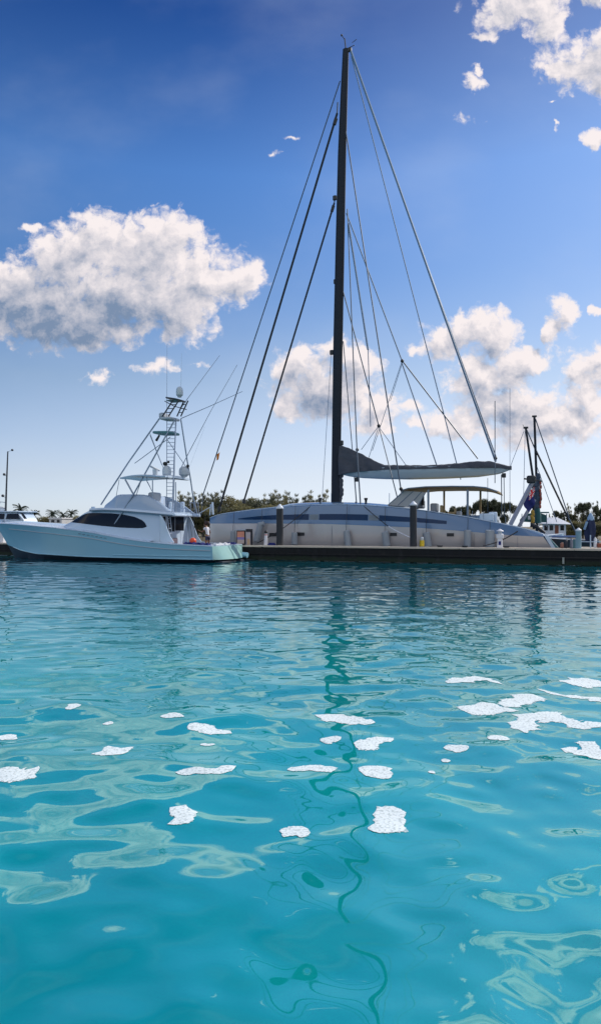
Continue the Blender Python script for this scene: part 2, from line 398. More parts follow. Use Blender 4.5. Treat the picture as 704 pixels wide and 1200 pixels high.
# ================================================================== sportfishing yacht
TC = -2.75
sf = thing('sportfishing_yacht', (-10, TC, 0), 'sportfishing yacht with aqua hull, white flybridge and tall metal lookout tower at left', 'yacht')
HBU = ([0, .12, .3, .5, .7, .82, .9, .96, 1], [2.45, 2.55, 2.62, 2.55, 2.15, 1.6, 1.05, .5, .04])
S_ST, S_BOW = -.25, -21.3
def su(s): return (S_ST - s)/(S_ST - S_BOW)
def hb(s): return curve(*HBU, su(s))
def side_pt(px, py, wf, it=4):
    """point on the near side surface whose half width is wf(s)"""
    s, t, z = at(px, py, TC - 2.0)
    for _ in range(it): s, t, z = at(px, py, TC - wf(s))
    return s, z
shp = [side_pt(px, py, hb) for px, py in [(252,640.5),(246,640.0),(222,638.8),(200,637.6),(185,636.2),(165,634.0),(144,631),(128,628),(113,624.9),(100,622.8),(85,620.8),(60,617.9),(30,615.2),(12,613.8),(-2,613.0)]]
shs = [p[0] for p in shp][::-1]; shz = [p[1] for p in shp][::-1]
def sheer(s): return curve(shs, shz, s)
def chine_z(s): return curve([0, .5, .75, .88, 1], [.22, .27, .40, .62, 1.0], su(s))
def chine_w(s): return hb(s)*curve([0, .4, .7, .88, 1], [.95, .93, .80, .60, .35], su(s))
def rk(s, z):
    w = max(0, (su(s) - .72)/.28)**1.5
    return s + 2.0*w*(1 - z/max(.1, sheer(s)))
ss = [S_ST - (S_ST - S_BOW)*u for u in list(np.linspace(0, .7, 22)) + list(np.linspace(.72, 1, 18))]
top = MB(); bot = MB()
for sg in (-1, 1):
    rings = []
    for s in ss:
        zc, zs, wc, ws_ = chine_z(s), sheer(s), chine_w(s), hb(s)
        ring = []
        for k in range(9):
            f = k/8
            fl = f**(1.0 + 1.3*max(0, su(s) - .45)/.55)
            if su(s) > .97: fl = f
            z = lerp(zc, zs, f); w = lerp(wc, ws_, fl)
            ring.append((rk(s, z), TC + sg*w, z))
        rings.append(ring)
    top.loft(rings, close=False, cap0=False, cap1=False)
    rings = [[(rk(s, chine_z(s)), TC + sg*chine_w(s), chine_z(s)), (rk(s, 0)+.0, TC + sg*chine_w(s)*.86, -.05), (rk(s, -.3), TC, -.75)] for s in ss]
    bot.loft(rings, close=False, cap0=False, cap1=False)
# transom: a slightly raked, rounded panel
zt = sheer(S_ST); tr = []
for k in range(7):
    f = k/6; z = lerp(.22, zt, f); w = lerp(chine_w(S_ST), hb(S_ST), f); row = []
    for j in range(13):
        a = -1 + 2*j/12; row.append((S_ST + .22*(1 - a*a) + .45*(1-f)*(1 - a*a*.6) - 0.0, TC + a*w, z))
    row[0] = (rk(S_ST, z), TC - w, z); row[-1] = (rk(S_ST, z), TC + w, z); tr.append(row)
trm = MB().loft(tr, close=False, cap0=False, cap1=False)
hull = part('hull', top, M['teal_hull'], sf)
part('hull_bottom', bot, M['bottom_paint'], sf)
part('transom', trm, mat('sunlit aqua transom', (.30, .52, .50), .25, coat=.4, var=.05, scale=1), sf)  # own aqua tone, its sunlit look put into the colour
swim = MB().box(S_ST+.0, S_ST+.55, TC-2.0, TC+2.0, -.05, .10, .04); part('transom_base', swim, M['bottom_paint'], sf)
part('exhaust_flap', MB().tube([(S_ST+.30, TC+1.8, .42), (S_ST+.72, TC+1.8, .38)], .2, 12), M['teal_hull'], sf)
def rail(zf, r, s0, s1, n=40, out=.02):
    m = MB()
    for sg in (-1, 1):
        pts = []
        for i in range(n+1):
            s = lerp(s0, s1, i/n); z = zf(s); zc, zs = chine_z(s), sheer(s)
            f = min(1, max(0, (z - zc)/max(.05, zs - zc))); f = f**(1.0 + 1.3*max(0, su(s) - .45)/.55)
            pts.append((rk(s, z), TC + sg*(lerp(chine_w(s), hb(s), f) + out), z))
        m.tube(pts, r, 6)
    return m
part('rub_rail', rail(lambda s: sheer(s) - .42*curve([0, .35, .6, 1], [.75, 1, 1.15, 1.0], su(s)), .028, -.4, -19.3), M['gel_grey'], sf)
part('toe_rail', rail(lambda s: sheer(s) - .01, .035, -.3, -21.2, out=0.0), M['gelcoat'], sf)
part('spray_rail', rail(lambda s: .46, .035, -.4, -8.2), M['teal_hull'], sf)
part('spray_rail', rail(lambda s: chine_z(s)+.02, .04, -.4, -20.2), M['teal_hull'], sf)
# side vents near the quarter
for k in range(7):
    s, z = side_pt(92 + k*5.0, 625.3 + k*.85, hb); part('hull_vent', MB().tube([(s, TC - hb(s) + .005, z), (s+.22, TC - hb(s+.22) + .005, z - .015)], .02, 6), M['seam'], sf)
# house widths
def hw(s): return curve([-16.2, -15.6, -14.6, -13.0, -11.0, -6.0], [.35, .9, 1.5, 1.85, 2.02, 2.05], s)
s_b = at(188.5, 610, TC-1.9)[0]            # aft bulkhead of the saloon
def deck_z(s): return sheer(s) + .02
# foredeck + side decks
dk = MB(); rings = []
for s in [x for x in ss if x < s_b]:
    w = hb(s); cr = .24*min(1, w/1.2)
    rings.append([(s, TC + w*a, sheer(s) - .01 + cr*(1 - a*a)) for a in (-1, -.9, -.6, -.3, 0, .3, .6, .9, 1)])
dk.loft(rings, close=False, cap0=False, cap1=False); part('foredeck', dk, M['gelcoat'], sf)
# cockpit
zf = .70; cs0, cs1 = s_b, S_ST - .05
ck = MB(); n = 14; rO = []; 
for i in range(n+1):
    s = lerp(cs0, cs1, i/n); rO.append(s)
cov = MB()
for sg in (-1, 1):
    cov.loft([[(s, TC + sg*hb(s), sheer(s)-.0), (s, TC + sg*hb(s), sheer(s)+.05), (s, TC + sg*(hb(s)-.38), sheer(s)+.05), (s, TC + sg*(hb(s)-.38), sheer(s)-.02)] for s in rO])
z1 = sheer(cs1)
cov.box(cs1-.40, cs1+.12, TC-hb(cs1)+.38, TC+hb(cs1)-.38, z1-.02, z1+.05)
part('covering_board', cov, M['gelcoat'], sf)
inn = MB()
for sg in (-1, 1):
    inn.loft([[(s, TC + sg*(hb(s)-.34), zf), (s, TC + sg*(hb(s)-.34), sheer(s))] for s in rO], close=False, cap0=False, cap1=False)
inn.box(cs1-.38, cs1-.32, TC-2.05, TC+2.05, zf, z1-.02); part('cockpit_liner', inn, M['gelcoat'], sf)
part('cockpit_sole', MB().box(cs0-.3, cs1-.3, TC-2.15, TC+2.15, zf-.06, zf), M['teak'], sf)
# ---- deckhouse
hp = [(76,614.8),(82,611.8),(90,606.6),(97,601.8),(104,598.2),(120,597.4),(140,598.4),(160,600.0),(186,602.6)]
hpts = [side_pt(px, py, lambda s: hw(s)-.15) for px, py in hp]
hts = [p[0] for p in hpts]; htz = [p[1] for p in hpts]
def roof_z(s): return curve(hts, htz, s)
hs = list(np.linspace(hts[0], hts[4], 9)) + list(np.linspace(hts[4]+.4, s_b, 16))
def side_w(s, z):
    zb, zt_ = deck_z(s)-.05, max(roof_z(s), deck_z(s)+.05)
    f = min(1, max(0, (z - zb)/(zt_ - zb + 1e-6)))
    return hw(s) - .26*f*f - .03*f
house = MB(); rings = []
for s in hs:
    zb, zt_ = deck_z(s)-.05, max(roof_z(s), deck_z(s)+.05); ring = []
    for k in range(7): z = lerp(zb, zt_, k/6); ring.append((s, TC - side_w(s, z), z))
    for a in (-.6, 0, .6): ring.append((s, TC + a*(side_w(s, zt_)), zt_ + .10*(1 - a*a)))
    for k in range(7): z = lerp(zt_, zb, k/6); ring.append((s, TC + side_w(s, z), z))
    rings.append(ring)
house.loft(rings); dhouse = part('deckhouse', house, M['gelcoat'], sf)
wt = [side_pt(px, py, lambda s: hw(s)-.15) for px, py in [(82.5,611.6),(90,607.2),(97,603.2),(102,601.4),(112,601.0),(130,601.5),(145,603.0),(158,605.8),(167,609.6),(171.5,613.8),(172.6,616.4)]]
wb = [side_pt(px, py, lambda s: hw(s)-.02) for px, py in [(82.5,612.0),(95,613.3),(115,615.8),(140,618.2),(160,619.0),(168,618.8),(172.6,616.8)]]
def strip(side, cols=44, rows=4, off=.012):
    m = MB(); vs = []
    for i in range(cols+1):
        s = lerp(wt[0][0], wt[-1][0], i/cols)
        a = curve([p[0] for p in wb], [p[1] for p in wb], s); b = curve([p[0] for p in wt], [p[1] for p in wt], s)
        for j in range(rows+1):
            z = lerp(a, b, j/rows); vs.append((s, TC + side*(side_w(s, z) + off), z))
    fs = [(i*(rows+1)+j, (i+1)*(rows+1)+j, (i+1)*(rows+1)+j+1, i*(rows+1)+j+1) for i in range(cols) for j in range(rows)]
    return m.add(vs, fs)
part('side_window', strip(-1), M['dark_glass'], dhouse); part('side_window', strip(1), M['dark_glass'], dhouse)
# mullion and small fittings
# wings at the break of the house
for tt in (-1, 1):
    w0 = TC - 2.05 + .02 if tt < 0 else TC + 1.97
    base = [(s_b-.02, 604.0)]
    pl = [(188.0,603.6),(190.5,606),(193.5,612),(196,620),(199.5,629),(204,635.9),(188.0,635.9)]
    ol = [(at(a, b, TC-2.03)[0], at(a, b, TC-2.03)[2]) for a, b in pl]
    part('side_wing', MB().prism(ol, w0, w0+.06), M['gelcoat'], dhouse)
bk = MB().box(s_b-.04, s_b+.02, TC-1.98, TC+1.95, zf, roof_z(s_b)); blk = part('aft_bulkhead', bk, M['gelcoat'], sf)
def tpx(px): return TC - 1.9 + (px - 188.5)/30*3.75
def zy(y, D=48.5): return CAMZ + (617 - y)/800*D
part('saloon_window', MB().box(s_b+.02, s_b+.035, tpx(189.2), tpx(193.4), zy(622.5), zy(605.6)), M['dark_glass'], blk)
part('saloon_door', MB().box(s_b+.02, s_b+.04, tpx(195.4), tpx(203.6), zy(623), zy(605.2)), M['dark_glass'], blk)
part('saloon_window', MB().box(s_b+.02, s_b+.035, tpx(204.4), tpx(214.4), zy(622), zy(605.2), 0), M['dark_glass'], blk)
part('mezzanine_seat', MB().box(s_b+.02, s_b+.75, TC-1.2, TC+1.7, zf, zf+.42, .08), M['gelcoat'], sf)
part('seat_cushion', MB().box(s_b+.06, s_b+.70, TC-1.1, TC+1.6, zf+.42, zf+.52, .05), mat('blush vinyl', (.55, .42, .42), .5), sf)
part('seat_cushion', MB().box(s_b+.05, s_b+.20, TC-1.1, TC+.2, zf+.52, zf+.95, .07), mat('blush vinyl', (.55, .42, .42), .5), sf)
lad = MB()
for dt in (0, .34): lad.tube([(s_b+.75, TC-1.75+dt, zf), (s_b+.45, TC-1.75+dt, zy(602))], .03, 8)
for k in range(7):
    f = (k+.6)/7.5; lad.tube([(s_b+.75-.30*f, TC-1.75, lerp(zf, zy(602), f)), (s_b+.75-.30*f, TC-1.41, lerp(zf, zy(602), f))], .022, 6)
part('flybridge_ladder', lad, M['steel'], sf)
# ---- flybridge
ro = MB(); rs = [side_pt(px, py, lambda s: 2.0) for px, py in [(105,598.4),(120,597.6),(140,598.4),(160,600.0),(186,602.2),(203,603.8)]]
rss = list(np.linspace(rs[0][0], rs[-1][0], 20)); rings = []
for s in rss:
    z = curve([p[0] for p in rs], [p[1] for p in rs], s); w = min(1.95, hw(s) - .12) if s < -12 else 2.0
    rings.append([(s, TC-w, z-.06), (s, TC-w-.04, z+.03), (s, TC-w+.05, z+.17), (s, TC, z+.24), (s, TC+w-.05, z+.17), (s, TC+w+.04, z+.03), (s, TC+w, z-.06)])
ro.loft(rings); roofp = part('flybridge_deck', ro, M['gelcoat'], sf)
part('roof_seam', MB().loft([[(s, TC-(min(1.95, hw(s)-.12) if s < -12 else 2.0)-.045-o, curve([p[0] for p in rs], [p[1] for p in rs], s)+dz) for o, dz in ((0, -.03), (.012, -.03), (.012, .02), (0, .02))] for s in rss]), M['seam'], roofp)
fp = [side_pt(px, py, lambda s: 1.6) for px, py in [(111,595.6),(116,592.4),(121,589.6),(128,585.6),(134.5,580.8),(140,579.4),(155,579.2),(169,579.6),(176,582.5),(184,587.0),(191,591.5),(198,597.2),(204,602.4)]]
fss = list(np.linspace(fp[0][0], fp[-1][0], 44)); rings = []; s_op = at(168, 580, TC-1.6)[0]
def fw(s): return curve([fp[0][0], fp[0][0]+.6, fp[0][0]+2.0, fp[-1][0]], [.5, 1.3, 1.85, 1.9], s)
for s in fss:
    zt_ = curve([p[0] for p in fp], [p[1] for p in fp], s); zb = curve([p[0] for p in rs], [p[1] for p in rs], s) + .10
    w = fw(s); zt_ = max(zt_, zb+.03)
    ring = []
    for sg in (-1, 1):
        wl2 = curve([fp[0][0], s_op, s_op+.5, 0], [0, 0, 1, 1], s); zfl = lerp(zt_-.01, zb+.12, wl2); zfl = min(zfl, zt_-.01)
        pts = [(w, zb), (w-.02, lerp(zb, zt_, .35)), (w-.14, lerp(zb, zt_, .75)), (w-.24, lerp(zb, zt_, .95)), (w-.34, zt_), (w-.44, zt_-.005), (w-.47, zfl)]
        ring += [(s, TC + sg*a, z) for a, z in (pts if sg < 0 else pts[::-1])]
    rings.append(ring)
fb = MB().loft(rings); fbo = part('flybridge', fb, mat('pearl grey gelcoat', (.36, .45, .58), .25, coat=.5, var=.03, scale=.5), sf)
con = MB(); a_, _, b_ = at(174.5, 577, TC-.6); c_ = at(181.5, 577, TC-.6)[0]
con.box(a_, c_, TC-.75, TC+.35, b_-.9, b_, .08); part('helm_console', con, M['gel_grey'], sf)
for dt in (-.7, .7):
    st = MB(); s0_, _, z0_ = at(198 if dt < 0 else 211, 592, TC+dt)
    st.box(s0_-.3, s0_+.3, TC+dt-.32, TC+dt+.32, z0_-.75, z0_-.2, .08); st.box(s0_+.12, s0_+.3, TC+dt-.28, TC+dt+.28, z0_-.3, z0_+.25, .08)
    part('helm_seat', st, M['gelcoat'], sf)
ovh = MB(); s1_ = at(205, 604, TC-1.9)[0]; z_ = zy(604.2, 48.5); ovh.box(rss[-1]-.3, s1_, TC-1.9, TC+1.9, z_-.06, z_+.12, .05); part('cockpit_overhang', ovh, M['gelcoat'], sf)
# ---- hardtop
def slab(pl, pr, y, tn, tf, th, bev=.04, round_=0):
    s0, _, z0 = at(pl, y, tn); s1 = at(pr, y, tf)[0]; return s0, s1, z0
s0_, s1_, zh = slab(137, 223, 560, TC-1.8, TC+1.8, .2)
hm = MB(); rings = []
for i in range(13):
    f = i/12; s = lerp(s0_, s1_, f); w = 1.8*(1 - .22*max(0, .3-f)/.3) ; cz = zh + .12*math.sin(math.pi*min(1, f*1.1))
    rings.append([(s, TC-w, cz-.05), (s, TC-w-.02, cz+.04), (s, TC-w+.2, cz+.10), (s, TC, cz+.17), (s, TC+w-.2, cz+.10), (s, TC+w+.02, cz+.04), (s, TC+w, cz-.05), (s, TC, cz-.02)])
hm.loft(rings); htop = part('hardtop', hm, M['gelcoat'], sf)
hz = zh
def leg(pts, r, m='steel', name='tower_leg'):
    P = [at(a, b, TC + c) for a, b, c in pts]; return part(name, MB().tube(P, r, 10), M[m], sf)
leg([(131,620,-1.95),(158,577,-1.75),(206,490,-.65)], .055, name='tower_leg')
leg([(118.5,591.5,-.6),(150,543,-.2),(188,489,.35)], .055, name='tower_leg')
leg([(212,491,.45),(219.5,540,.8),(223.5,562,1.3),(226,580,1.5),(231.5,604,1.7)], .05, name='tower_leg')
leg([(206.5,492,-.55),(204.2,540,-1.0),(202,600,-1.6)], .045, name='tower_leg')
leg([(147,562,-1.6),(157.5,581,-1.6)], .06, 'steel', 'hardtop_strut'); leg([(179,563,-1.5),(179,585,-1.5)], .04, 'steel', 'hardtop_strut')
leg([(172,563,1.2),(184,586,1.2)], .035, 'steel', 'hardtop_strut'); leg([(140,562,-1.7),(136.5,581,-1.4)], .02, 'steel', 'hardtop_strut')
leg([(206,565,-1.5),(206.5,600,-1.6)], .035, 'steel', 'hardtop_strut'); leg([(166,562,-1.6),(155,595,-1.7)], .025, 'steel', 'hardtop_strut')
leg([(176,510,-.9),(190,545,-.9)], .03, name='tower_brace'); leg([(200,512,-.8),(158,543,-1.5)], .028, name='tower_brace')
leg([(196,515,-.8),(218,547,.9)], .025, name='tower_brace'); leg([(176,508,-.5),(196,560,.4)], .022, name='tower_brace')
# tower ladder
lm = MB(); 
for px in (195.6, 205.6): lm.tube([at(px+.2, 492, TC-.1), at(px-(.2 if px < 200 else 2.0), 601, TC-.1)], .03, 8)
for k in range(24):
    y = 497 + k*4.3; a = at(195.7-.0, y, TC-.1); b = at(205.6 - (y-492)/110*2.0, y, TC-.1); lm.tube([a, b], .02, 6)
part('tower_ladder', lm, M['steel'], sf)
# rings and platforms
def oval(pl, pr, y, tn, tf, h, tilt=0.0, name='tower_platform', m='gel_grey', n=20, ex=.5):
    s0, s1, z0 = slab(pl, pr, y, tn, tf, h); cs, ct = (s0+s1)/2, (tn+tf)/2; a, b = (s1-s0)/2, (tf-tn)/2
    def ring(k, z): 
        return [(cs + k*a*math.copysign(abs(math.cos(q))**ex, math.cos(q)), ct + k*b*math.copysign(abs(math.sin(q))**ex, math.sin(q)), z - tilt*math.cos(q)) for q in [2*math.pi*i/n for i in range(n)]]
    mb = MB().loft([ring(.97, z0-h), ring(1, z0-h*.6), ring(1, z0-h*.3), ring(.95, z0)])
    return part(name, mb, M[m], sf), (cs, ct, z0, a, b)
oval(176, 213.5, 505.5, TC-.95, TC+.7, .16, .05, 'crows_nest_ring', 'teal_under')
pf, pi_ = oval(184.5, 213, 489, TC-.75, TC+.55, .16, .05, 'tower_platform', 'gel_grey')
cs, ct, z0, a, b = pi_
stn = MB().box(cs-a*.98, cs-a*.30, ct-b*.8, ct+b*.8, z0, z0+.36, .07); part('control_station', stn, M['gel_grey'], sf)
ys, yi = oval(190.5, 221.5, 466.5, TC-.75, TC+.55, .1, .16, 'sunshade', 'dark_tube', ex=.8)
cs, ct, z0, a, b = yi
part('sunshade_lining', MB().box(cs-a*.75, cs+a*.75, ct-b*.75, ct+b*.75, z0-.17, z0-.12, .02), M['teal_under'], ys)
for x0, x1, tt in ((190.5, 202.5, -.65), (197.5, 209.5, -.60), (207.5, 215.8, .35), (212, 220.5, .4)):
    leg([(x0, 488, tt), (x1, 469.5, tt)], .05, 'dark_tube', 'sunshade_post')
rg = MB()
for f in (.25, .5, .75):
    rg.tube([at(lerp(190.5, 202.5, f), lerp(488, 469.5, f), TC-.65), at(lerp(197.5, 209.5, f), lerp(488, 469.5, f), TC-.6)], .03, 6)
    rg.tube([at(lerp(207.5, 215.8, f), lerp(488, 469.5, f), TC+.35), at(lerp(212, 220.5, f), lerp(488, 469.5, f), TC+.4)], .03, 6)
rg.tube([at(193, 470, TC-.6), at(204, 476, TC-.2), at(219, 480, TC+.4)], .03, 6)
part('sunshade_rung', rg, M['dark_tube'], sf)
def dome(px, ytop, ybot, wpx, t, name='satellite_dome'):
    s, _, z1 = at(px, ytop, t); z0 = at(px, ybot, t)[2]; r = wpx/2*50/800; h = z1 - z0
    return part(name, MB().lathe((s, t, z0), [(r*.55, 0), (r*.6, h*.08), (r*.95, h*.2), (r, h*.45), (r*.97, h*.65), (r*.82, h*.83), (r*.5, h*.95), (r*.12, h)], 18), M['radome'], sf)
dome(210.6, 453, 465.5, 8.4, TC, 'satellite_dome'); dome(195.6, 545.5, 559, 10.5, TC-.6); dome(215.8, 546.5, 559, 12.5, TC+.9)
lt = MB(); lt.ball(at(193.5, 543.5, TC-.6), .16, 10, 6); lt.ball(at(197.5, 541.5, TC-.6), .1, 8, 6); lt.tube([at(195.5, 547, TC-.6), at(195.5, 542, TC-.6)], .06, 6); part('spotlight', lt, M['black'], sf)
lt = MB(); lt.ball(at(220.2, 546.0, TC+.9), .12, 10, 6); lt.tube([at(220.2, 552, TC+.9), at(220.2, 546, TC+.9)], .04, 6); part('spotlight', lt, M['black'], sf)
rd = MB(); s, t_, z = at(182, 558, TC-.2); rd.tube([(s, t_, z), (s, t_, z+.5)], .16, 12, .2); 
p0, p1 = at(176.5, 546.5, TC-.5), at(187, 551.5, TC+.1); rd.tube([p0, p1], .08, 8); part('radar_scanner', rd, M['radome'], sf)
dv = MB().tube([at(183.2, 516.5, TC-.9), at(187, 510, TC-.9)], .10, 8, .07); part('hailer_horn', dv, M['black'], sf)
def rod(pts, r, name, m='steel', r1=None): return part(name, MB().tube([at(a, b, TC + c) for a, b, c in pts], r, 6, r1), M[m], sf)
rod([(195.6,500,-.4),(196,403,-.4)], .022, 'antenna', 'steel', .012); rod([(212.2,455,.3),(213,414,.3)], .014, 'antenna', 'radome', .008)
rod([(211,480,.6),(220,467,.7),(257.5,416.5,1.6)], .032, 'outrigger', 'steel', .018); rod([(213,547,1.3),(219.5,534,1.4),(248,480,1.9),(278,427.5,2.6)], .034, 'outrigger', 'steel', .018)
rod([(212,490.5,.4),(246,476,-.4),(284.5,458.5,-1.4)], .032, 'outrigger', 'steel', .018)
wires = MB(); wires.tube([at(240, 500, TC+1.7), at(222, 548, TC+1.2)], .006, 4); part('outrigger_line', wires, M['steel'], sf)
rl = MB()
for px in (224.5, 228.5, 233.5): rl.tube([at(px, 604, TC+1.3), at(px-1.5, 589, TC+1.3)], .03, 6)
rl.tube([at(222, 589, TC+1.3), at(232.5, 589.5, TC+1.3)], .03, 6); part('flybridge_rail', rl, M['steel'], sf)
rods = MB()
for px, d in ((226, -7), (229.5, -5), (237, 6)): rods.tube([at(px, 633, TC+.5), at(px+d, 588, TC+.5)], .022, 5, .008)
part('fishing_rod', rods, M['dark_tube'], sf)
bw = MB(); s = -20.4; bw.tube([(s, TC, sheer(s)+.1), (s, TC, sheer(s)+.32)], .05, 8); bw.box(s-.15, s+.15, TC-.12, TC+.12, sheer(s)+.1, sheer(s)+.22, .03); part('bow_cleat', bw, M['steel'], sf)
hm_ = MB().tube([at(109.5, 596.5, TC-.3), at(109.5, 593.8, TC-.3)], .12, 10, .16); part('searchlight', hm_, M['gelcoat'], sf)
# ---- things in the cockpit
def drape(p0, p1, w, name, m, label, cat, seed, group=None):
    r_ = random.Random(seed); mb = MB(); n1, n2 = 16, 6; up = []; dn = []
    for i in range(n1+1):
        for j in range(n2+1):
            f, g_ = i/n1, j/n2 - .5
            s = lerp(p0[0], p1[0], f) + (g_*w if abs(p1[1]-p0[1]) > abs(p1[0]-p0[0]) else 0); t = lerp(p0[1], p1[1], f) + (0 if abs(p1[1]-p0[1]) > abs(p1[0]-p0[0]) else g_*w)
            h = .07*abs(math.sin(f*9 + seed)) + .05*math.sin(f*17 + g_*5) + .05
            up.append((s, t, lerp(p0[2], p1[2], f) + max(.02, h))); dn.append((s, t, lerp(p0[2], p1[2], f)))
    q = n2+1; N_ = len(up); fs = [(i*q+j, (i+1)*q+j, (i+1)*q+j+1, i*q+j+1) for i in range(n1) for j in range(n2)]
    fs2 = [tuple(reversed([k+N_ for k in f])) for f in fs]
    edge = [(i*q, (i+1)*q) for i in range(n1)] + [((i+1)*q+n2, i*q+n2) for i in range(n1)] + [(j+1, j) for j in range(n2)] + [(n1*q+j, n1*q+j+1) for j in range(n2)]
    fs3 = [(a, a+N_, b+N_, b) for a, b in edge]
    mb.add(up+dn, fs+fs2+fs3); return solo(name, mb, m, label, cat, group, angle=60)
p0 = at(217, 637, TC-2.3); p1 = at(247, 637, TC-2.25); zc_ = sheer(p0[0])+.055
drape((p0[0], TC-2.32, zc_), (p1[0]-.1, TC-2.26, sheer(p1[0])+.055), .40, 'canvas_cover', M['navy_fabric'], 'crumpled navy blue canvas laid along the cockpit rim of the aqua yacht', 'canvas cover', 2)
drape((cs1-.12, TC-1.9, z1+.055), (cs1-.12, TC+.3, z1+.055), .42, 'beach_towel', M['white_fabric'], 'white towel draped over the stern rail of the aqua yacht', 'towel', 5)
drape((cs1-.12, TC+.35, z1+.055), (cs1-.12, TC+1.3, z1+.055), .40, 'beach_towel', M['navy_fabric'], 'dark blue towel bunched on the stern rail beside the white one', 'towel', 8)
fz = sheer(at(229, 636, TC-2.2)[0])+.055
s_f = at(229, 632, TC-1.6)[0]
bf = MB().ball((s_f, TC-1.95, fz+.22), .24, 16, 10); bfo = solo('buoy_ball', bf, M['orange'], 'bright orange round buoy resting on the cockpit rim beside the person', 'buoy', q=(s_f, TC-1.95, fz))
part('mooring_eye', MB().tube([(s_f, TC-1.95, fz+.44), (s_f, TC-1.95, fz+.52)], .04, 8), M['gelcoat'], bfo)
# ================================================================== person in the cockpit
def skin_mesh(name, verts, edges, radii, m, parent, sub=2, root=0, label=None):
    q = root_q(parent)
    me = bpy.data.meshes.new(name); me.from_pydata([(a-q[0], b-q[1], c-q[2]) for a, b, c in verts], edges, []); 
    o = bpy.data.objects.new(name+'_tmp', me); col.objects.link(o)
    md = o.modifiers.new('skin', 'SKIN'); sv = me.skin_vertices[0] if len(me.skin_vertices) else None
    if sv is None:
        bm = bmesh.new(); bm.from_mesh(me); bm.verts.layers.skin.verify(); bm.to_mesh(me); bm.free(); sv = me.skin_vertices[0]
    for i, r in enumerate(radii):
        sv.data[i].radius = r if isinstance(r, tuple) else (r, r); sv.data[i].use_root = (i == root)
    md.use_smooth_shade = True
    sb = o.modifiers.new('sub', 'SUBSURF'); sb.levels = sub; sb.render_levels = sub
    dg = bpy.context.evaluated_depsgraph_get(); ev = o.evaluated_get(dg); nm = bpy.data.meshes.new_from_object(ev)
    bpy.data.objects.remove(o); nm.materials.clear(); nm.materials.append(m)
    nm.polygons.foreach_set('use_smooth', [True]*len(nm.polygons))
    ob = bpy.data.objects.new(name, nm); col.objects.link(ob); ob.parent = parent
    if label: ob['label'] = label
    return ob
ps, pt_, _ = at(243.5, 630, TC-.6)
pz = zf
pr = thing('person', (ps, pt_, pz), 'person in a white t-shirt with dark hair tied up, reaching forward in the yacht cockpit', 'person')
M['skin'] = mat('brown skin', (.24, .115, .065), .5, var=.06)
M['hair'] = mat('dark brown hair', (.03, .016, .011), .6, var=.3, scale=30)
M['tshirt'] = mat('white cotton', (.74, .74, .78), .85, var=.05, bump=.3, bscale=12)
M['shorts'] = mat('dark blue cotton', (.03, .04, .09), .85, var=.1)
def pp(x, y, z): return (ps + x*1.24, pt_ + y*1.24, pz + z*1.20)     # x < 0 is the way she faces
V = [pp(0,0,.93), pp(-.01,0,1.10), pp(-.05,0,1.28), pp(-.09,0,1.43), pp(-.11,0,1.52), pp(-.13,0,1.60), pp(-.15,0,1.68),
     pp(-.02,-.10,.86), pp(-.06,-.11,.48), pp(0,-.11,.10), pp(-.13,-.12,.04),
     pp(.02,.10,.86), pp(.02,.11,.48), pp(.10,.11,.10), pp(-.03,.12,.04),
     pp(-.09,-.19,1.41), pp(-.20,-.24,1.18), pp(-.42,-.24,1.24), pp(-.50,-.24,1.29),
     pp(-.06,.19,1.41), pp(.04,.24,1.14), pp(-.10,.25,.94), pp(-.16,.25,.90)]
E = [(0,1),(1,2),(2,3),(3,4),(4,5),(5,6),(0,7),(7,8),(8,9),(9,10),(0,11),(11,12),(12,13),(13,14),(3,15),(15,16),(16,17),(17,18),(3,19),(19,20),(20,21),(21,22)]
Rr = [(.15,.11), (.125,.095), (.15,.10), (.12,.08), .05, (.075,.085), (.07,.08), .085,.058,.038,.035,.085,.058,.038,.035,.05,.04,.03,.028,.05,.04,.03,.028]
skin_mesh('body', V, E, Rr, M['skin'], pr)
for hx, hy, hz, dx, nm in ((-.50,-.24,1.29,-1,'hand'), (-.16,.25,.90,-1,'hand')):
    for k in range(4):
        a = pp(hx-.02, hy-.03+.02*k, hz); b = pp(hx-.07, hy-.032+.021*k, hz+.01-.004*k); c = pp(hx-.10+.006*abs(k-1.5), hy-.034+.022*k, hz-.012)
        part('finger', MB().tube([a, b, c], .0095, 6, .007), M['skin'], pr)
    part('thumb', MB().tube([pp(hx+.0, hy+.03, hz+.01), pp(hx-.03, hy+.06, hz+.02), pp(hx-.06, hy+.055, hz+.02)], .011, 6, .008), M['skin'], pr)
Vt = [V[0], V[1], V[2], V[3], V[15], pp(-.145,-.215,1.30), V[19], pp(-.01,.215,1.28)]
skin_mesh('t_shirt', Vt, [(0,1),(1,2),(2,3),(3,4),(4,5),(3,6),(6,7)], [(.18,.14),(.15,.115),(.175,.125),(.125,.09),.07,.065,.07,.065], M['tshirt'], pr)
Vs = [pp(0,0,.95), V[7], pp(-.035,-.105,.66), V[11], pp(.02,.105,.66)]
skin_mesh('shorts', Vs, [(0,1),(1,2),(0,3),(3,4)], [(.165,.125), .105, .085, .105, .085], M['shorts'], pr)
hr = MB(); hr.ball(pp(-.105,0,1.695), .145, 14, 10, (1.05, .92, 1.0)); hr.ball(pp(.0,0,1.73), .115, 12, 8, (1, 1.1, .95)); hr.ball(pp(.08,.0,1.65), .085, 10, 8, (1, 1, 1.3))
part('hair', hr, M['hair'], pr)
fc = MB(); fc.ball(pp(-.185,0,1.64), .075, 12, 8, (.75, .85, 1.15)); fc.ball(pp(-.245,0,1.635), .016, 8, 6, (1.2, .8, 1.3)); part('face', fc, M['skin'], pr)
for dy in (-.028, .028): part('eye', MB().ball(pp(-.232, dy, 1.665), .009, 8, 6), M['black'], pr)
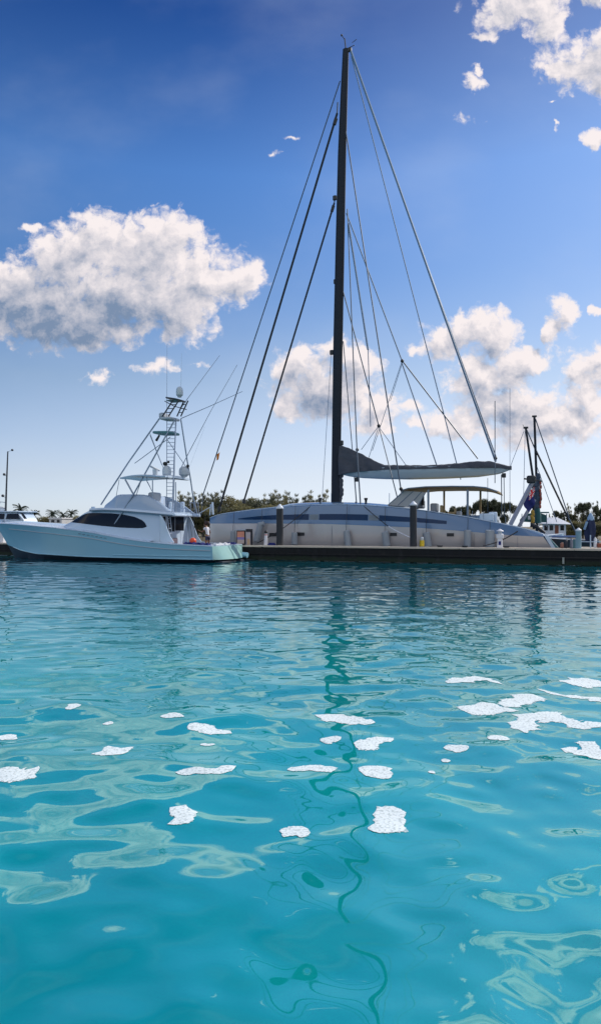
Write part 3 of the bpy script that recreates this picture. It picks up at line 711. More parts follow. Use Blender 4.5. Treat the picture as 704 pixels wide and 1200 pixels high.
mo = MB().tube([pp(-.238,-.022,1.595), pp(-.243,0,1.592), pp(-.238,.022,1.595)], .006, 6); part('mouth', mo, mat('lips', (.25, .07, .06), .5), pr)
# ================================================================== sailing catamaran behind the dock
M['cat_blue'] = mat('steel blue metallic paint', (.105, .19, .32), .22, metal=.15, coat=.5, var=.04, scale=.3)
M['cat_silver'] = mat('warm silver paint', (.53, .50, .50), .2, metal=.2, coat=.4, var=.06, scale=.5, stretch=(1, 1, .3))
M['cat_window'] = mat('blue tinted glass', (.010, .035, .095), .12, var=.15, scale=.6, spec=.25)
M['fender'] = mat('grey fender cover', (.30, .34, .38), .75, var=.1, scale=4, bump=.2)
M['tan'] = mat('tan canvas', (.50, .38, .20), .7, var=.08, trans=.35)
M['mast'] = mat('dark carbon spar', (.010, .015, .026), .5, spec=.25, var=.2, scale=.8, stretch=(1, 1, .15))
M['rope'] = mat('dark rigging rope', (.02, .024, .032), .7, var=.2, scale=12)
M['wire'] = mat('rigging wire', (.05, .08, .12), .45, metal=.2, var=.1, scale=5)
M['pale_wire'] = mat('pale rigging rope', (.14, .21, .32), .6, var=.1, scale=5)
M['furled'] = mat('furled black sail', (.012, .015, .022), .75, var=.35, scale=3, bump=.5, bscale=6)
M['sailcover'] = mat('charcoal sail cover', (.055, .062, .082), .8, var=.45, scale=1.3, bump=1.0, bscale=2.2, stretch=(1, 1, 1.8))
M['boom'] = mat('pale blue boom', (.34, .42, .50), .35, coat=.3, var=.08, scale=.6)
M['bimini_edge'] = mat('blue grey bimini frame', (.16, .22, .30), .4, var=.08)
M['clear_vinyl'] = mat('milky windscreen vinyl', (.62, .62, .62), .3, var=.06, trans=.4)
M['lilac'] = mat('lilac grey spar paint', (.33, .34, .42), .35, coat=.3, var=.05)
cat_ = thing('sailing_catamaran', (8, 8.5, 0), 'long steel blue and silver sailing catamaran with very tall dark mast behind the dock', 'catamaran')
HC = 5.1
def cf(s): return curve([-5.7, -5.2, -4, -2, 1, 4], [.08, .28, .55, .82, .97, 1], s)
TP = [at(px, py, 4.25) for px, py in [(241,607),(250,604.2),(260,602),(280,599.3),(300,597),(330,593.8),(370,591.6),(400,591),(430,592.2),(470,595.3),(500,599),(540,605),(560,608.6),(600,616.6),(630,624),(636,626.5),(641,634),(646,641)]]
BD = [at(px, py, 4.0) for px, py in [(241,613.5),(300,613.4),(380,614),(430,615.8),(480,618),(520,620.6),(560,624),(600,627.5),(630,628.6),(636,629),(641,636),(646,642)]]
def zt_(s): return curve([p[0] for p in TP], [p[2] for p in TP], s)
def zb_(s): return min(curve([p[0] for p in BD], [p[2] for p in BD], s), zt_(s)-.02)
sA, sB = TP[0][0], TP[-1][0]
cs_ = list(np.linspace(sA, sA+6, 14)) + list(np.linspace(sA+6.8, TP[-3][0], 34)) + [TP[-2][0], TP[-1][0]]
def tt(t, s, sg): t = HC + (t-HC)*cf(s); return t if sg < 0 else 17 - t
for sg in (-1, 1):
    lo = MB().loft([[(s, tt(4.45, s, sg), -.5), (s, tt(4.22, s, sg), .4*min(1, zb_(s))), (s, tt(4.06, s, sg), lerp(.3, zb_(s), .6)), (s, tt(4.0, s, sg), zb_(s)), (s, tt(6.2, s, sg), zb_(s)), (s, tt(6.1, s, sg), .6*min(1, zb_(s))), (s, tt(5.8, s, sg), -.5)] for s in cs_])
    part('lower_hull', lo, M['cat_silver'], cat_)
    up = MB().loft([[(s, tt(4.0, s, sg)-.008*sg*-1, zb_(s)+.003), (s, tt(4.10, s, sg), lerp(zb_(s), zt_(s), .5)), (s, tt(4.25, s, sg), zt_(s)-.05*min(1, zt_(s)-zb_(s))), (s, tt(4.36, s, sg), zt_(s)), (s, tt(5.9, s, sg), zt_(s)+.02), (s, tt(6.2, s, sg), zb_(s)+.003)] for s in cs_])
    part('upper_hull', up, M['cat_blue'], cat_)
def hull_t(s, z):
    f = (z - zb_(s))/max(.05, zt_(s)-zb_(s))
    return tt(4.0 + .22*f, s, -1) if f > 0 else tt(4.02, s, -1)
def hull_patch(topl, botl, name, m, cols=24, off=.02):
    T = [at(a, b, 4.1) for a, b in topl]; B = [at(a, b, 4.1) for a, b in botl]; vs = []
    for lay in (off, 0.0):
        for i in range(cols+1):
            s = lerp(T[0][0], T[-1][0], i/cols); a = curve([p[0] for p in B], [p[2] for p in B], s); b = curve([p[0] for p in T], [p[2] for p in T], s)
            for j in range(4): z = lerp(a, b, j/3); vs.append((s, hull_t(s, z) - lay + .0, z))
    fs = [(i*4+j, (i+1)*4+j, (i+1)*4+j+1, i*4+j+1) for i in range(cols) for j in range(3)]
    return part(name, MB().add(vs[:(cols+1)*4], fs), m, cat_)
hull_patch([(277.5,607.6),(300,605),(320,603.6),(362,602.4)], [(277.5,608.6),(300,609),(320,609),(362,609.2)], 'hull_window', M['cat_window'])
hull_patch([(374,602.4),(400,602.3),(431,603)], [(374,609.2),(400,609.3),(431,610)], 'hull_window', M['cat_window'])
hull_patch([(444,603.7),(480,606),(505,608.4),(523,610.4)], [(444,610.3),(480,611.6),(505,613.1),(525,614.2)], 'hull_window', M['cat_window'])
hull_patch([(363,603.0),(373,602.8)], [(363,609),(373,609)], 'window_frame', mat('grey blind', (.16, .20, .24), .5), 4)
hull_patch([(432,603.6),(443,604.2)], [(432,609.8),(443,610.0)], 'window_frame', mat('grey blind', (.16, .20, .24), .5), 4)
for px, py, w in ((320, 626.6, 9), (352, 626, 10), (461, 626.3, 8), (527.5, 626.8, 8.5)):
    hull_patch([(px-w/2, py-2), (px+w/2, py-2)], [(px-w/2+.4, py+1.8), (px+w/2-.4, py+1.8)], 'porthole', M['black'], 4, .025)
for px in (273, 388.5, 452, 495, 555, 606):
    T = at(px, 610, 3.98); zt0 = zt_(T[0]); part('hull_seam', MB().tube([(T[0], hull_t(T[0], z)-.003, z) for z in (.4, 1.0, 1.8, zb_(T[0]))], .012, 5), M['seam'], cat_)
part('sheer_rail', MB().tube([(s, tt(4.33, s, -1), zt_(s)+.03) for s in cs_], .03, 6), M['gelcoat'], cat_)
# transom edge: white slanted strip
part('transom_edge', MB().loft([[(TP[-3][0]+.05, 4.0, TP[-3][2]-.06), (TP[-3][0]+.30, 4.0, TP[-3][2]-.06), (TP[-3][0]+.30, 6.2, TP[-3][2]-.06), (TP[-3][0]+.05, 6.2, TP[-3][2]-.06)], [(TP[-1][0]+.12, 3.97, TP[-1][2]-.3), (TP[-1][0]+.38, 3.97, TP[-1][2]-.3), (TP[-1][0]+.38, 6.2, TP[-1][2]-.3), (TP[-1][0]+.12, 6.2, TP[-1][2]-.3)]]), M['gelcoat'], cat_)
part('swim_steps', MB().prism([(p[0], p[2]) for p in [at(x, y, 4.1) for x, y in ((638.5,629),(643,630),(654,642),(654,650),(648,650),(647,642))]], 4.05, 6.15), mat('teal scoop', (.04, .16, .19), .4), cat_)
# bridge deck and coach roof
part('bridge_deck', MB().box(-1.5, 17.5, 6.0, 11.0, 1.5, 3.35, .1), M['cat_blue'], cat_)
cr = [(330,593.5),(345,590),(370,588.8),(400,588.6),(430,589.4),(455,591.5),(475,594)]
CR = [at(a, b, 7.0) for a, b in cr]; rings = []
for i in range(20):
    s = lerp(CR[0][0], CR[-1][0], i/19); z = curve([p[0] for p in CR], [p[2] for p in CR], s)
    rings.append([(s, 5.6, z-1.2), (s, 5.9, z-.15), (s, 6.5, z), (s, 8.5, z+.04), (s, 10.5, z), (s, 11.1, z-.15), (s, 11.4, z-1.2)])
part('coachroof', MB().loft(rings), M['cat_blue'], cat_)
part('crossbeam', MB().tube([(-4.4, 5.1, 3.05), (-4.4, 11.9, 3.05)], .16, 10), M['mast'], cat_)
part('bowsprit', MB().tube([(-1.5, 8.5, 3.2), (-5.2, 8.5, 3.1), (-6.4, 8.5, 3.25)], .13, 10), M['gel_grey'], cat_)
pu = MB(); 
a = at(246.5, 604, 5.1); b = at(252, 590.5, 6.2); c = at(240, 606, 5.2)
pu.tube([at(233,602,5.2), at(247, 594, 5.8)], .035, 6); pu.tube([at(246, 604, 5.0), at(247, 591, 5.0)], .05, 6); pu.tube([at(249.8, 603, 5.0), at(249, 588.5, 5.0)], .09, 8); part('bow_rail', pu, M['gelcoat'], cat_)
# rigging ---------------------------------------------------------------
TM = 8.5
mpts = [at(a, b, TM) for a, b in [(393.2,590),(393.4,560),(395.9,400),(398.4,280),(400.6,180),(403,110),(405,57.5)]]
mast = part('mast', MB().tube(mpts, [.40,.40,.42,.40,.37,.32,.265], 16, flat=.55), M['mast'], cat_)
mh = MB(); tp = at(405, 57.5, TM)
mh.tube([tp, (tp[0]-.1, tp[1], tp[2]+.9)], .05, 6); mh.tube([(tp[0]-.15, tp[1], tp[2]+.9), (tp[0]-.3, tp[1], tp[2]+1.15)], .03, 6); mh.ball((tp[0]-.36, tp[1], tp[2]+1.25), .09, 8, 6)
part('masthead_instrument', mh, M['black'], mast)
mh = MB(); mh.tube([tp, (tp[0]+.75, tp[1], tp[2]+.15)], .03, 6); mh.tube([(tp[0]+.55, tp[1], tp[2]+.4), (tp[0]+.95, tp[1], tp[2]+.6)], .025, 6); mh.box(tp[0]-.05, tp[0]+.5, tp[1]-.1, tp[1]+.1, tp[2]-.3, tp[2]+.02, .04)
part('wind_vane', mh, M['black'], mast)
for y, dx in ((330, -4), (413, -8.5), (232, -5), (519, 6), (580, 4)):
    a = at(397+dx if y < 500 else 394+dx, y, TM); part('mast_fitting', MB().box(a[0]-.16, a[0]+.16, a[1]-.1, a[1]+.1, a[2]-.2, a[2]+.2, .04), M['black'], mast)
cl = MB(); r_ = random.Random(4)
for k in range(26):
    a = at(398 + r_.uniform(-.6, 2.2), 553 + k*1.35, TM); cl.ball(a, r_.uniform(.10, .22), 6, 5, (1, .7, 1.3))
part('mast_rope_coil', cl, M['sailcover'], mast)
# boom
bt = [(399,554),(410,551.5),(425,550),(450,548.2),(480,547.4),(520,546.6),(560,545.8),(585,545.6),(598,547.6)]
bb = [(399,556),(410,558.6),(425,560.4),(450,561.6),(480,562),(520,561.2),(560,559.2),(585,555.6),(598,550.5)]
BT = [at(a, b, TM) for a, b in bt]; BB = [at(a, b, TM) for a, b in bb]; rings = []
for i in range(40):
    s = lerp(BT[0][0], BT[-1][0], i/39); a = curve([p[0] for p in BB], [p[2] for p in BB], s); b = curve([p[0] for p in BT], [p[2] for p in BT], s)
    w = .42*min(1, .25 + 3*min(i/39, 1-i/39)); h = b - a
    rings.append([(s, TM + w*x, a + h*y) for x, y in ((0, 0), (.55, .12), (.9, .45), (1, .8), (.9, 1), (-.9, 1), (-1, .8), (-.9, .45), (-.55, .12))])
boom = part('boom', MB().loft(rings), M['boom'], cat_)
ct_ = [(397.5,520.5),(402,523),(410,525.5),(418,529.5),(425,532.5),(433,537),(441,541),(450,544.6),(470,545.2),(500,545.2),(530,543.4),(556,540.8),(572,540.2),(582,542.5),(590,544.6),(599,546.8)]
CT = [at(a, b, TM) for a, b in ct_]; rings = []
from mathutils import noise as mn
for i in range(150):
    f0 = i/149; s = lerp(CT[0][0], CT[-1][0], f0); a = curve([p[0] for p in BT], [p[2] for p in BT], s) - .20
    b = max(curve([p[0] for p in CT], [p[2] for p in CT], s), a + .29) + .03*mn.noise(Vector((s*1.3, 0, 5)))
    w = .47*min(1, .3 + 4*(1-f0)); h = b - a; ring = []
    for k in range(23):
        q_ = math.pi*k/22; x, y = math.cos(q_), math.sin(q_)**.8
        big = min(1, h/1.2); fold = .10*big*math.sin((s*2.2 + y*h*1.6)*2.2 + 3*mn.noise(Vector((s*.7, y*h, 0)))) + .10*big*mn.noise(Vector((s*1.5, x, y*h*1.5))) + .035*mn.noise(Vector((s*4, x*2, y*h*3)))
        ring.append((s, TM + (w + fold)*x*(1 - .45*y*big), a + h*y + .05*mn.noise(Vector((s*2.5, x*1.5, 9)))*y))
    rings.append(ring)
part('sail_cover', MB().loft(rings), M['sailcover'], boom, angle=70)
for px in (418, 590): a = at(px, 561 if px < 500 else 556, TM); part('boom_block', MB().box(a[0]-.15, a[0]+.15, TM-.1, TM+.1, a[2]-.25, a[2]+.1, .03), M['black'], boom)
def stay(p, q, wpx, m='wire', name='stay', t0=TM, t1=TM, knots=None):
    a, b = at(p[0], p[1], t0), at(q[0], q[1], t1); return part(name, MB().tube([a, Vector(a).lerp(Vector(b), .5), b], wpx/2*.0715, 6), M[m], cat_)
f1_ = stay((394.8,133),(256,600), 2.9, 'furled', 'furled_headsail'); f2_ = stay((391.5,238),(285,590), 2.4, 'furled', 'furled_headsail')
for (p, q) in (((395.5,120),(394.8,133)), ((392.5,230),(391.5,238))): stay(p, q, 1.6, 'wire', 'forestay')
fr = MB(); a = at(393.6, 139, TM); fr.tube([a, at(391.5, 146, TM)], .16, 8); part('furling_drum', fr, M['black'], cat_)
fr = MB(); fr.tube([at(390.6, 241, TM), at(388.6, 248, TM)], .14, 8); part('furling_drum', fr, M['black'], cat_)
for px, py in ((257.2, 596), (286, 587)): 
    a = at(px, py, TM); part('furling_drum', MB().lathe((a[0], a[1], a[2]-.25), [(.05, 0), (.16, .05), (.16, .35), (.08, .45)], 12), M['black'], cat_)
stay((398.2,95),(238,580), 1.5, 'wire', 'forestay', TM, 6.0); stay((238,580),(236,603), 1.0, 'wire', 'forestay', 6.0, 5.5)
stay((411,60),(580.5,541), 2.5, 'pale_wire', 'topping_lift'); stay((412,64),(581.8,538), 1.0, 'wire', 'topping_lift', TM, TM+.3)
stay((411.5,66),(539.5,562), 1.2, 'pale_wire', 'halyard'); stay((404.5,150),(470,577), 1.5, 'wire', 'shroud', TM, 5.0)
stay((406.8,245),(418,527), 1.3, 'wire', 'shroud', TM, 5.6); stay((418,527),(423,604), 1.6, 'wire', 'shroud', 5.6, 4.3)
stay((405.8,250),(470.5,422), 1.5, 'pale_wire', 'lazy_jack'); stay((470.5,422),(559.5,537.5), 1.5, 'wire', 'lazy_jack')
stay((408,262),(431,410), 2.2, 'pale_wire', 'halyard'); stay((431,410),(434,500), 1.0, 'pale_wire', 'halyard')
stay((401,338),(443.5,499), 1.4, 'wire', 'lazy_jack'); stay((443.5,499),(466,586), 1.2, 'wire', 'lazy_jack', TM, 6.5)
stay((402,400),(412.6,527), 1.1, 'wire', 'halyard'); stay((412.6,527),(417.5,590), 1.4, 'wire', 'halyard')
stay((470.5,425),(515,556), 1.4, 'pale_wire', 'lazy_jack'); stay((470.5,424),(436,528), .7, 'pale_wire', 'lazy_jack'); stay((471.5,424),(457,470), .6, 'pale_wire', 'lazy_jack')
stay((443.5,499),(423,527), .7, 'pale_wire', 'lazy_jack'); stay((443.5,499),(432,536), .7, 'pale_wire', 'lazy_jack'); stay((443.5,500),(476,546), .8, 'pale_wire', 'lazy_jack')
stay((388,413),(377,590), .6, 'pale_wire', 'halyard'); stay((579.5,470),(579.5,566), .9, 'wire', 'halyard', TM, 6.0)
stay((587,556),(587.5,606), 1.0, 'wire', 'mainsheet', TM, TM); stay((590,556),(590.6,606), .8, 'wire', 'mainsheet', TM, TM+.5)
stay((571,560),(571,604), .6, 'wire', 'mainsheet', TM, TM); stay((597,455),(597,608), .5, 'pale_wire', 'halyard', TM+2, TM+2)
kn = MB()
for px, py in ((471, 423), (443.5, 499), (469.6, 573), (418.3, 527), (580, 537)): kn.ball(at(px, py, TM if px != 469.6 else 5.0), .15, 8, 6)
part('rigging_block', kn, M['black'], cat_)
for px, t in ((456, TM), (388, 10.5)): rod_ = MB().tube([at(px, 591, t), at(px, 578, t)], .03, 6); part('deck_post', rod_, M['gelcoat'], cat_)
# winches and deck gear
for px, y0, y1, w in ((375, 583.5, 590, 4.4), (428.5, 583.5, 591, 4.6), (417, 588, 591, 3), (404, 589, 591, 3), (344, 591.5, 593.5, 2.5)):
    a = at(px, y1+1.5, 6.8); b = at(px, y0, 6.8); r = w/2*.069; h = b[2]-a[2]
    part('winch', MB().lathe(a, [(r*.9, 0), (r, h*.1), (r*.62, h*.35), (r*.6, h*.65), (r*.95, h*.85), (r*.9, h)], 14), M['black'], cat_)
# bimini
roofz = [(471,574.5),(480,571.8),(500,570),(530,569.4),(555,569.6),(570,571),(583,575.5)]
RZ = [at(a, b, 6.0) for a, b in roofz]; rings = []
for i in range(24):
    s = lerp(RZ[0][0], RZ[-1][0], i/23); z = curve([p[0] for p in RZ], [p[2] for p in RZ], s)
    rings.append([(s, 5.4, z-.10), (s, 5.4, z-.04), (s, 6.2, z+.02), (s, 8.5, z+.05), (s, 10.8, z+.02), (s, 11.6, z-.04), (s, 11.6, z-.12), (s, 8.5, z-.08)])
bim = part('bimini_roof', MB().loft(rings), M['tan'], cat_)
part('bimini_edge', MB().tube([(p[0], 5.38, p[2]-.06) for p in RZ], .045, 8), M['bimini_edge'], bim)
for px, t, m in ((501.5, 5.5, 'bimini_edge'), (520, 11.0, 'tan'), (547.5, 5.5, 'bimini_edge'), (562.5, 11.0, 'tan')):
    part('bimini_post', MB().tube([at(px, 608, t), at(px, 574, t)], .085, 8), M[m], cat_)
ws_ = MB(); A = [at(455, 592, 5.8), at(472, 575, 5.8), at(498, 577, 5.8), at(488, 595, 5.8)]
W0 = at(454, 592, 5.8); W1 = at(474, 575.5, 5.8)
ws_.loft([[(W0[0], 5.8, W0[2]), (W1[0], 5.8, W1[2]), (W1[0]+.04, 5.8, W1[2]), (W0[0]+.04, 5.8, W0[2]-.05)], [(W0[0], 11.2, W0[2]), (W1[0], 11.2, W1[2]), (W1[0]+.04, 11.2, W1[2]), (W0[0]+.04, 11.2, W0[2]-.05)]])
ws_.prism([(p[0], p[2]) for p in A], 5.76, 5.79); part('windscreen', ws_, M['clear_vinyl'], cat_)
fr = MB()
for a, b in (((454,592),(473,575.5)), ((466,592),(484,575.5)), ((478,593.5),(494,576)), ((488,595),(498.5,577))): fr.tube([at(*a, 5.74), at(*b, 5.74)], .03, 6)
part('windscreen_frame', fr, M['bimini_edge'], cat_)
ck_ = MB(); r_ = random.Random(9)
for px, y0, y1, w, t in ((492,586,596,9,7.5), (509,590,600,8,7.6), (536,599,607,8,8), (473,590,594,12,8)):
    a = at(px-w/2, y1, t); b = at(px+w/2, y0, t); ck_.box(a[0], b[0], t-.6, t+.6, a[2], b[2], .08)
part('cockpit_seat', ck_, M['gel_grey'], cat_)
wd = MB()
for px, y0, y1, w, t in ((517,592,603,3,6.4), (529,600,604,10,6.3), (533,596,604,2,6.3), (549,597,608,3,6.6), (556,604,608,9,6.6)):
    a = at(px-w/2, y1, t); b = at(px+w/2, y0, t); wd.box(a[0], b[0], t-.25, t+.25, a[2], b[2], .05)
part('teak_locker', wd, M['tan'], cat_)
for px, y, t in ((495, 583, 6.8), (488, 586, 8)):
    a = at(px, y, t); b = at(px, y+9, t); wl_ = MB(); wl_.tube([a, b], .12, 8); wl_.ball(a, .25, 8, 6, (.5, 1, 1)); part('steering_pedestal', wl_, M['black'], cat_)
rl = MB()
for px in (540, 553, 566, 579, 592):
    a = at(px, 613 + (px-566)*.19, 4.6); rl.tube([a, (a[0], a[1], a[2]+.75)], .018, 6)
part('stanchion', rl, M['steel'], cat_)
wb_ = MB(); a = at(570, 609, 5); wb_.box(a[0]-.5, a[0]+.5, 4.7, 5.3, a[2]-.1, a[2]+.45, .05); part('deck_box', wb_, M['gelcoat'], cat_)
sw = MB(); a = at(577, 606, 5.4); b = at(578, 600, 5.4); sw.box(a[0]-.3, a[0]+.3, 5.2, 5.8, a[2]-.4, b[2], .06); part('aft_seat', sw, M['gelcoat'], cat_)
# stern davit arms
for (p, q, t, w) in (((597.5,615),(623,565.5),6.0,5.2), ((607,618),(626,585),10.0,4.6)):
    a, b = at(*p, t), at(*q, t); r = w/2*.060
    part('davit_arm', MB().tube([a, b], r, 4, flat=.8), M['lilac'], cat_, angle=20)
hd = MB(); a = at(622.5, 561.5, 6.0); hd.box(a[0]-.35, a[0]+.30, 5.6, 6.4, a[2]-.30, a[2]+.25, .08); b = at(631, 564, 6.0); hd.tube([(a[0]-.55, 6, a[2]+.05), (b[0]+.2, 6, b[2])], .06, 6); part('davit_head', hd, M['black'], cat_)
# flag hanging on the davit
def flag_color(x, y):
    """blue ensign: x along the hoist canton, y down"""
    if x < .5 and y < .5:
        cx, cy = x/.5, y/.5
        if abs(cx-.5) < .10 or abs(cy-.5) < .16: return 1
        if abs(cx-.5) < .17 or abs(cy-.5) < .25: return 2
        if abs((cx-cy)) < .08 or abs(cx+cy-1) < .08: return 1
        if abs((cx-cy)) < .2 or abs(cx+cy-1) < .2: return 2
    return 0
F0 = at(626, 570, 6.7); q = (F0[0], F0[1], F0[2])
vs, fs, mi = [], [], []; n1, n2 = 28, 20
for i in range(n1+1):
    for j in range(n2+1):
        x, y = i/n1, j/n2       # x down the fly (hanging), y across
        # the flag hangs limp: fly runs down and forward
        s = -x*.9*(1 - .25*x) - y*.15 + .20*x*x - .95*y*(1-.45*y)*x*.55; z = -2.05*x*.62 - y*1.35 + .25*x*y
        s = (-.95*x)*(1 - .55*y) - .02; z = -.95*x - 1.35*y*(1 - .25*x)
        vs.append((q[0] + s + .05*math.sin(y*9), q[1] + .10*math.sin(x*8 + y*4), q[2] + z))
for i in range(n1):
    for j in range(n2): fs.append((i*(n2+1)+j, (i+1)*(n2+1)+j, (i+1)*(n2+1)+j+1, i*(n2+1)+j+1)); mi.append(flag_color((j+.5)/n2, (i+.5)/n1))
N1 = len(vs); vs += [(a, b+.012, c) for a, b, c in vs]; nf = len(fs); fs += [tuple(reversed([k+N1 for k in f])) for f in fs[:nf]]; mi += mi[:nf]
me_ = mesh_from('ensign_flag', [(a-q[0], b-q[1], c-q[2]) for a, b, c in vs], fs, None)
for c in ((.015, .022, .14), (.62, .03, .04), (.72, .72, .74)): me_.materials.append(mat('flag cloth', c, .8, var=.1))
me_.polygons.foreach_set('material_index', mi)
fl = bpy.data.objects.new('ensign_flag', me_); col.objects.link(fl); fl.location = W(*q); fl.rotation_euler = (0, 0, ANG); fl['_q'] = list(q)
tag(fl, 'blue ensign with a red and white union canton hanging limp from the stern arms', 'flag')
# small orange flag on a halyard over the bow
q = at(257.6, 529.5, 6.5); fm = MB(); vs = []
for i in range(7):
    for j in range(7):
        x, y = i/6, j/6; vs.append((q[0] - x*.28 + y*.10*x - .12*y, q[1] + .05*math.sin(x*6), q[2] - y*.62*(1 - .15*x) - .25*x))
for k in (0, 1):
    off = k*.01; fm.add([(a, b+off, c) for a, b, c in vs], [(i*7+j, (i+1)*7+j, (i+1)*7+j+1, i*7+j+1) for i in range(6) for j in range(6)])
solo('small_flag', fm, mat('orange flag cloth', (.75, .30, .02), .8, var=.3, scale=6, trans=.3), 'small orange and yellow flag flying from a thin stay above the yacht stern', 'flag', q=q)
# fenders
FL = [(273,622,640.6,6.5,0,'grey fender leaning beside the framed notice board, farthest to the bow'),(306,613.5,635,8,1,'grey fender hanging askew between the notice board and the tall dark piling'),(345,624,638.5,7.5,0,'short grey fender just right of the left dark piling'),
      (405.5,622,640.5,8,2,'grey fender tilted slightly, right below the big mast'),(450.5,623,640.5,8.5,2,'grey fender between the mast and the right dark piling'),(499,624,641,8,2,'grey fender just right of the yellow-bodied dock post'),
      (547.5,621,641.5,8,0,'grey fender below the rear end of the awning, left of the wide one'),(573.5,621,641.5,10,0,'widest grey fender, beside the white power pedestal')]
for px, y0, y1, w, mode, lab in FL:
    tf_ = 3.68; a = at(px, y0, tf_); b = at(px, y1, tf_); r = w/2*.064; L_ = a[2]-b[2]; dx = {0: 0, 1: -.45, 2: .18}[mode]
    fm = MB().tube([(a[0]+(0 if mode != 1 else .25), tf_, a[2]), (a[0]+dx*.1, tf_, a[2]-L_*.04), (a[0]+dx*.5, tf_, a[2]-L_*.5), (a[0]+dx*.95, tf_, b[2]+L_*.04), (a[0]+dx, tf_, b[2])], [r*.75, r, r, r, r*.7], 12)
    f = solo('boat_fender', fm, M['fender'], lab, 'fender', 'fenders hung between catamaran and dock', q=(a[0], tf_, b[2]))
    part('fender_line', MB().tube([(a[0], tf_, a[2]-.05), (a[0], 3.92, zt_(a[0])+.02)], .018, 5), M['rope'], f)
# mooring lines
def line(name, p, q, r, m, label, sag=.1, cat='rope'):
    mb = MB(); mb.tube(mb.arc(p, q, sag), r, 6); return solo(name, mb, M[m], label, cat, 'mooring lines of the catamaran')
line('mooring_line', at(364,592.6,4.3), at(302,636,2.0), .032, 'rope', 'dark mooring line slanting past the left dark piling', .25)
line('mooring_line', at(425.5,592.4,4.3), at(455,617,3.3), .03, 'rope', 'upper dark length of the mooring line that runs from under the mast', .05)
line('mooring_line', at(455,617,3.3), at(486,632,1.6), .035, 'white_fabric', 'pale mooring line reaching the right dark piling', .05)
line('mooring_line', at(606,622.5,3.98), at(566,639.5,2.0), .04, 'rope', 'dark mooring line near the stern beside the white power pedestal', .15)
# ================================================================== dock and its furniture
def wood_mat(name, c, rough=.8, plank=.22, axis=0):
    m, t, b, o = new_mat(name); tcn = nd(t, 'ShaderNodeTexCoord'); sp = nd(t, 'ShaderNodeSeparateXYZ'); link(t, tcn.outputs['Object'], sp.inputs[0])
    x = mth(t, 'DIVIDE', sp.outputs[axis], plank); fr = mth(t, 'FRACT', x); fl_ = mth(t, 'FLOOR', x)
    wn_ = nd(t, 'ShaderNodeTexWhiteNoise'); wn_.noise_dimensions = '1D'; link(t, fl_, wn_.inputs['W'])
    gap = mth(t, 'LESS_THAN', fr, .06)
    n = nd(t, 'ShaderNodeTexNoise'); n.inputs['Scale'].default_value = 2.5; n.inputs['Detail'].default_value = 8; link(t, tcn.outputs['Object'], n.inputs['Vector'])
    v = mth(t, 'ADD', mth(t, 'MULTIPLY', wn_.outputs['Value'], .5), mth(t, 'MULTIPLY', n.outputs['Fac'], .9))
    c1 = mixc(t, v, tuple(k*.45 for k in c), tuple(min(1, k*1.35) for k in c)); c2 = mixc(t, gap, c1, tuple(k*.15 for k in c))
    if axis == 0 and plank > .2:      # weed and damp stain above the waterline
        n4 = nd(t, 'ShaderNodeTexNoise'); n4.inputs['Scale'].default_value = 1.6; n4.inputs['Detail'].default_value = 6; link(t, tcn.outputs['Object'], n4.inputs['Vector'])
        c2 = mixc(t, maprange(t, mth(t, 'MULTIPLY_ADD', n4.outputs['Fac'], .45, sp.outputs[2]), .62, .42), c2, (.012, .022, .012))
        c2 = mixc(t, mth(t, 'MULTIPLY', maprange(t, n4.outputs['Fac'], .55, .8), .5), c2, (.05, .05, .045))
    link(t, c2, b.inputs['Base Color']); b.inputs['Roughness'].default_value = rough
    bp_ = nd(t, 'ShaderNodeBump'); bp_.inputs['Distance'].default_value = .03; bp_.inputs['Strength'].default_value = .6; link(t, mth(t, 'SUBTRACT', v, gap), bp_.inputs['Height']); link(t, bp_.outputs[0], b.inputs['Normal'])
    return m
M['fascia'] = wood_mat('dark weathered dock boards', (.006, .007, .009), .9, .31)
M['deck_wood'] = wood_mat('sun bleached deck boards', (.42, .36, .29), .8, .15)
M['cap'] = mat('bleached timber edge', (.62, .54, .44), .75, var=.2, scale=3, stretch=(.4, 4, 4), bump=.3)
M['pile'] = mat('tarred timber', (.020, .023, .030), .65, var=.35, scale=3, stretch=(4, 4, .5), bump=.6, bscale=6)
M['pile_cap'] = mat('white pile cap', (.70, .74, .80), .45, var=.06)
M['blue_pile'] = mat('pale blue painted timber', (.20, .33, .40), .6, var=.25, scale=3, stretch=(3, 3, .6), bump=.3)
M['ped_white'] = mat('white powder coat', (.72, .72, .76), .4, var=.05)
DZ = 1.06
dock = thing('dock', (0, 0, 0), 'long low timber dock with dark boarded face and sun bleached edge', 'dock')
part('dock_deck', MB().box(-42, 40, .14, 2.9, DZ-.12, DZ-.02), M['deck_wood'], dock)
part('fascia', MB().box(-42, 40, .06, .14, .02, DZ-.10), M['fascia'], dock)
ed = MB(); x = -42
rj = random.Random(3)
while x < 40:
    w = rj.choice([3.6, 4.8, 4.8]); ed.box(x+.012, min(40, x+w)-.012, .0, .30, DZ-.10+rj.uniform(-.006, .006), DZ+.035+rj.uniform(-.008, .008), .012); x += w
part('edge_board', ed, M['cap'], dock)
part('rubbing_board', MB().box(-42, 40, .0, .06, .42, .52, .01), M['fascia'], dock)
sp_ = MB(); x = -41
while x < 40: sp_.tube([(x, .35, -1.2), (x, .35, DZ-.12)], .15, 8); x += 2.6
part('support_post', sp_, M['pile'], dock)
for px in (285.5, 515.5, 544.5, 593): 
    a = at(px, 640, .3); m_ = MB(); m_.box(a[0]-.16, a[0]+.16, .05, .18, DZ+.04, DZ+.12, .02); m_.tube([(a[0]-.2, .12, DZ+.12), (a[0]+.2, .12, DZ+.12)], .035, 6); part('cleat', m_, M['black'], dock)
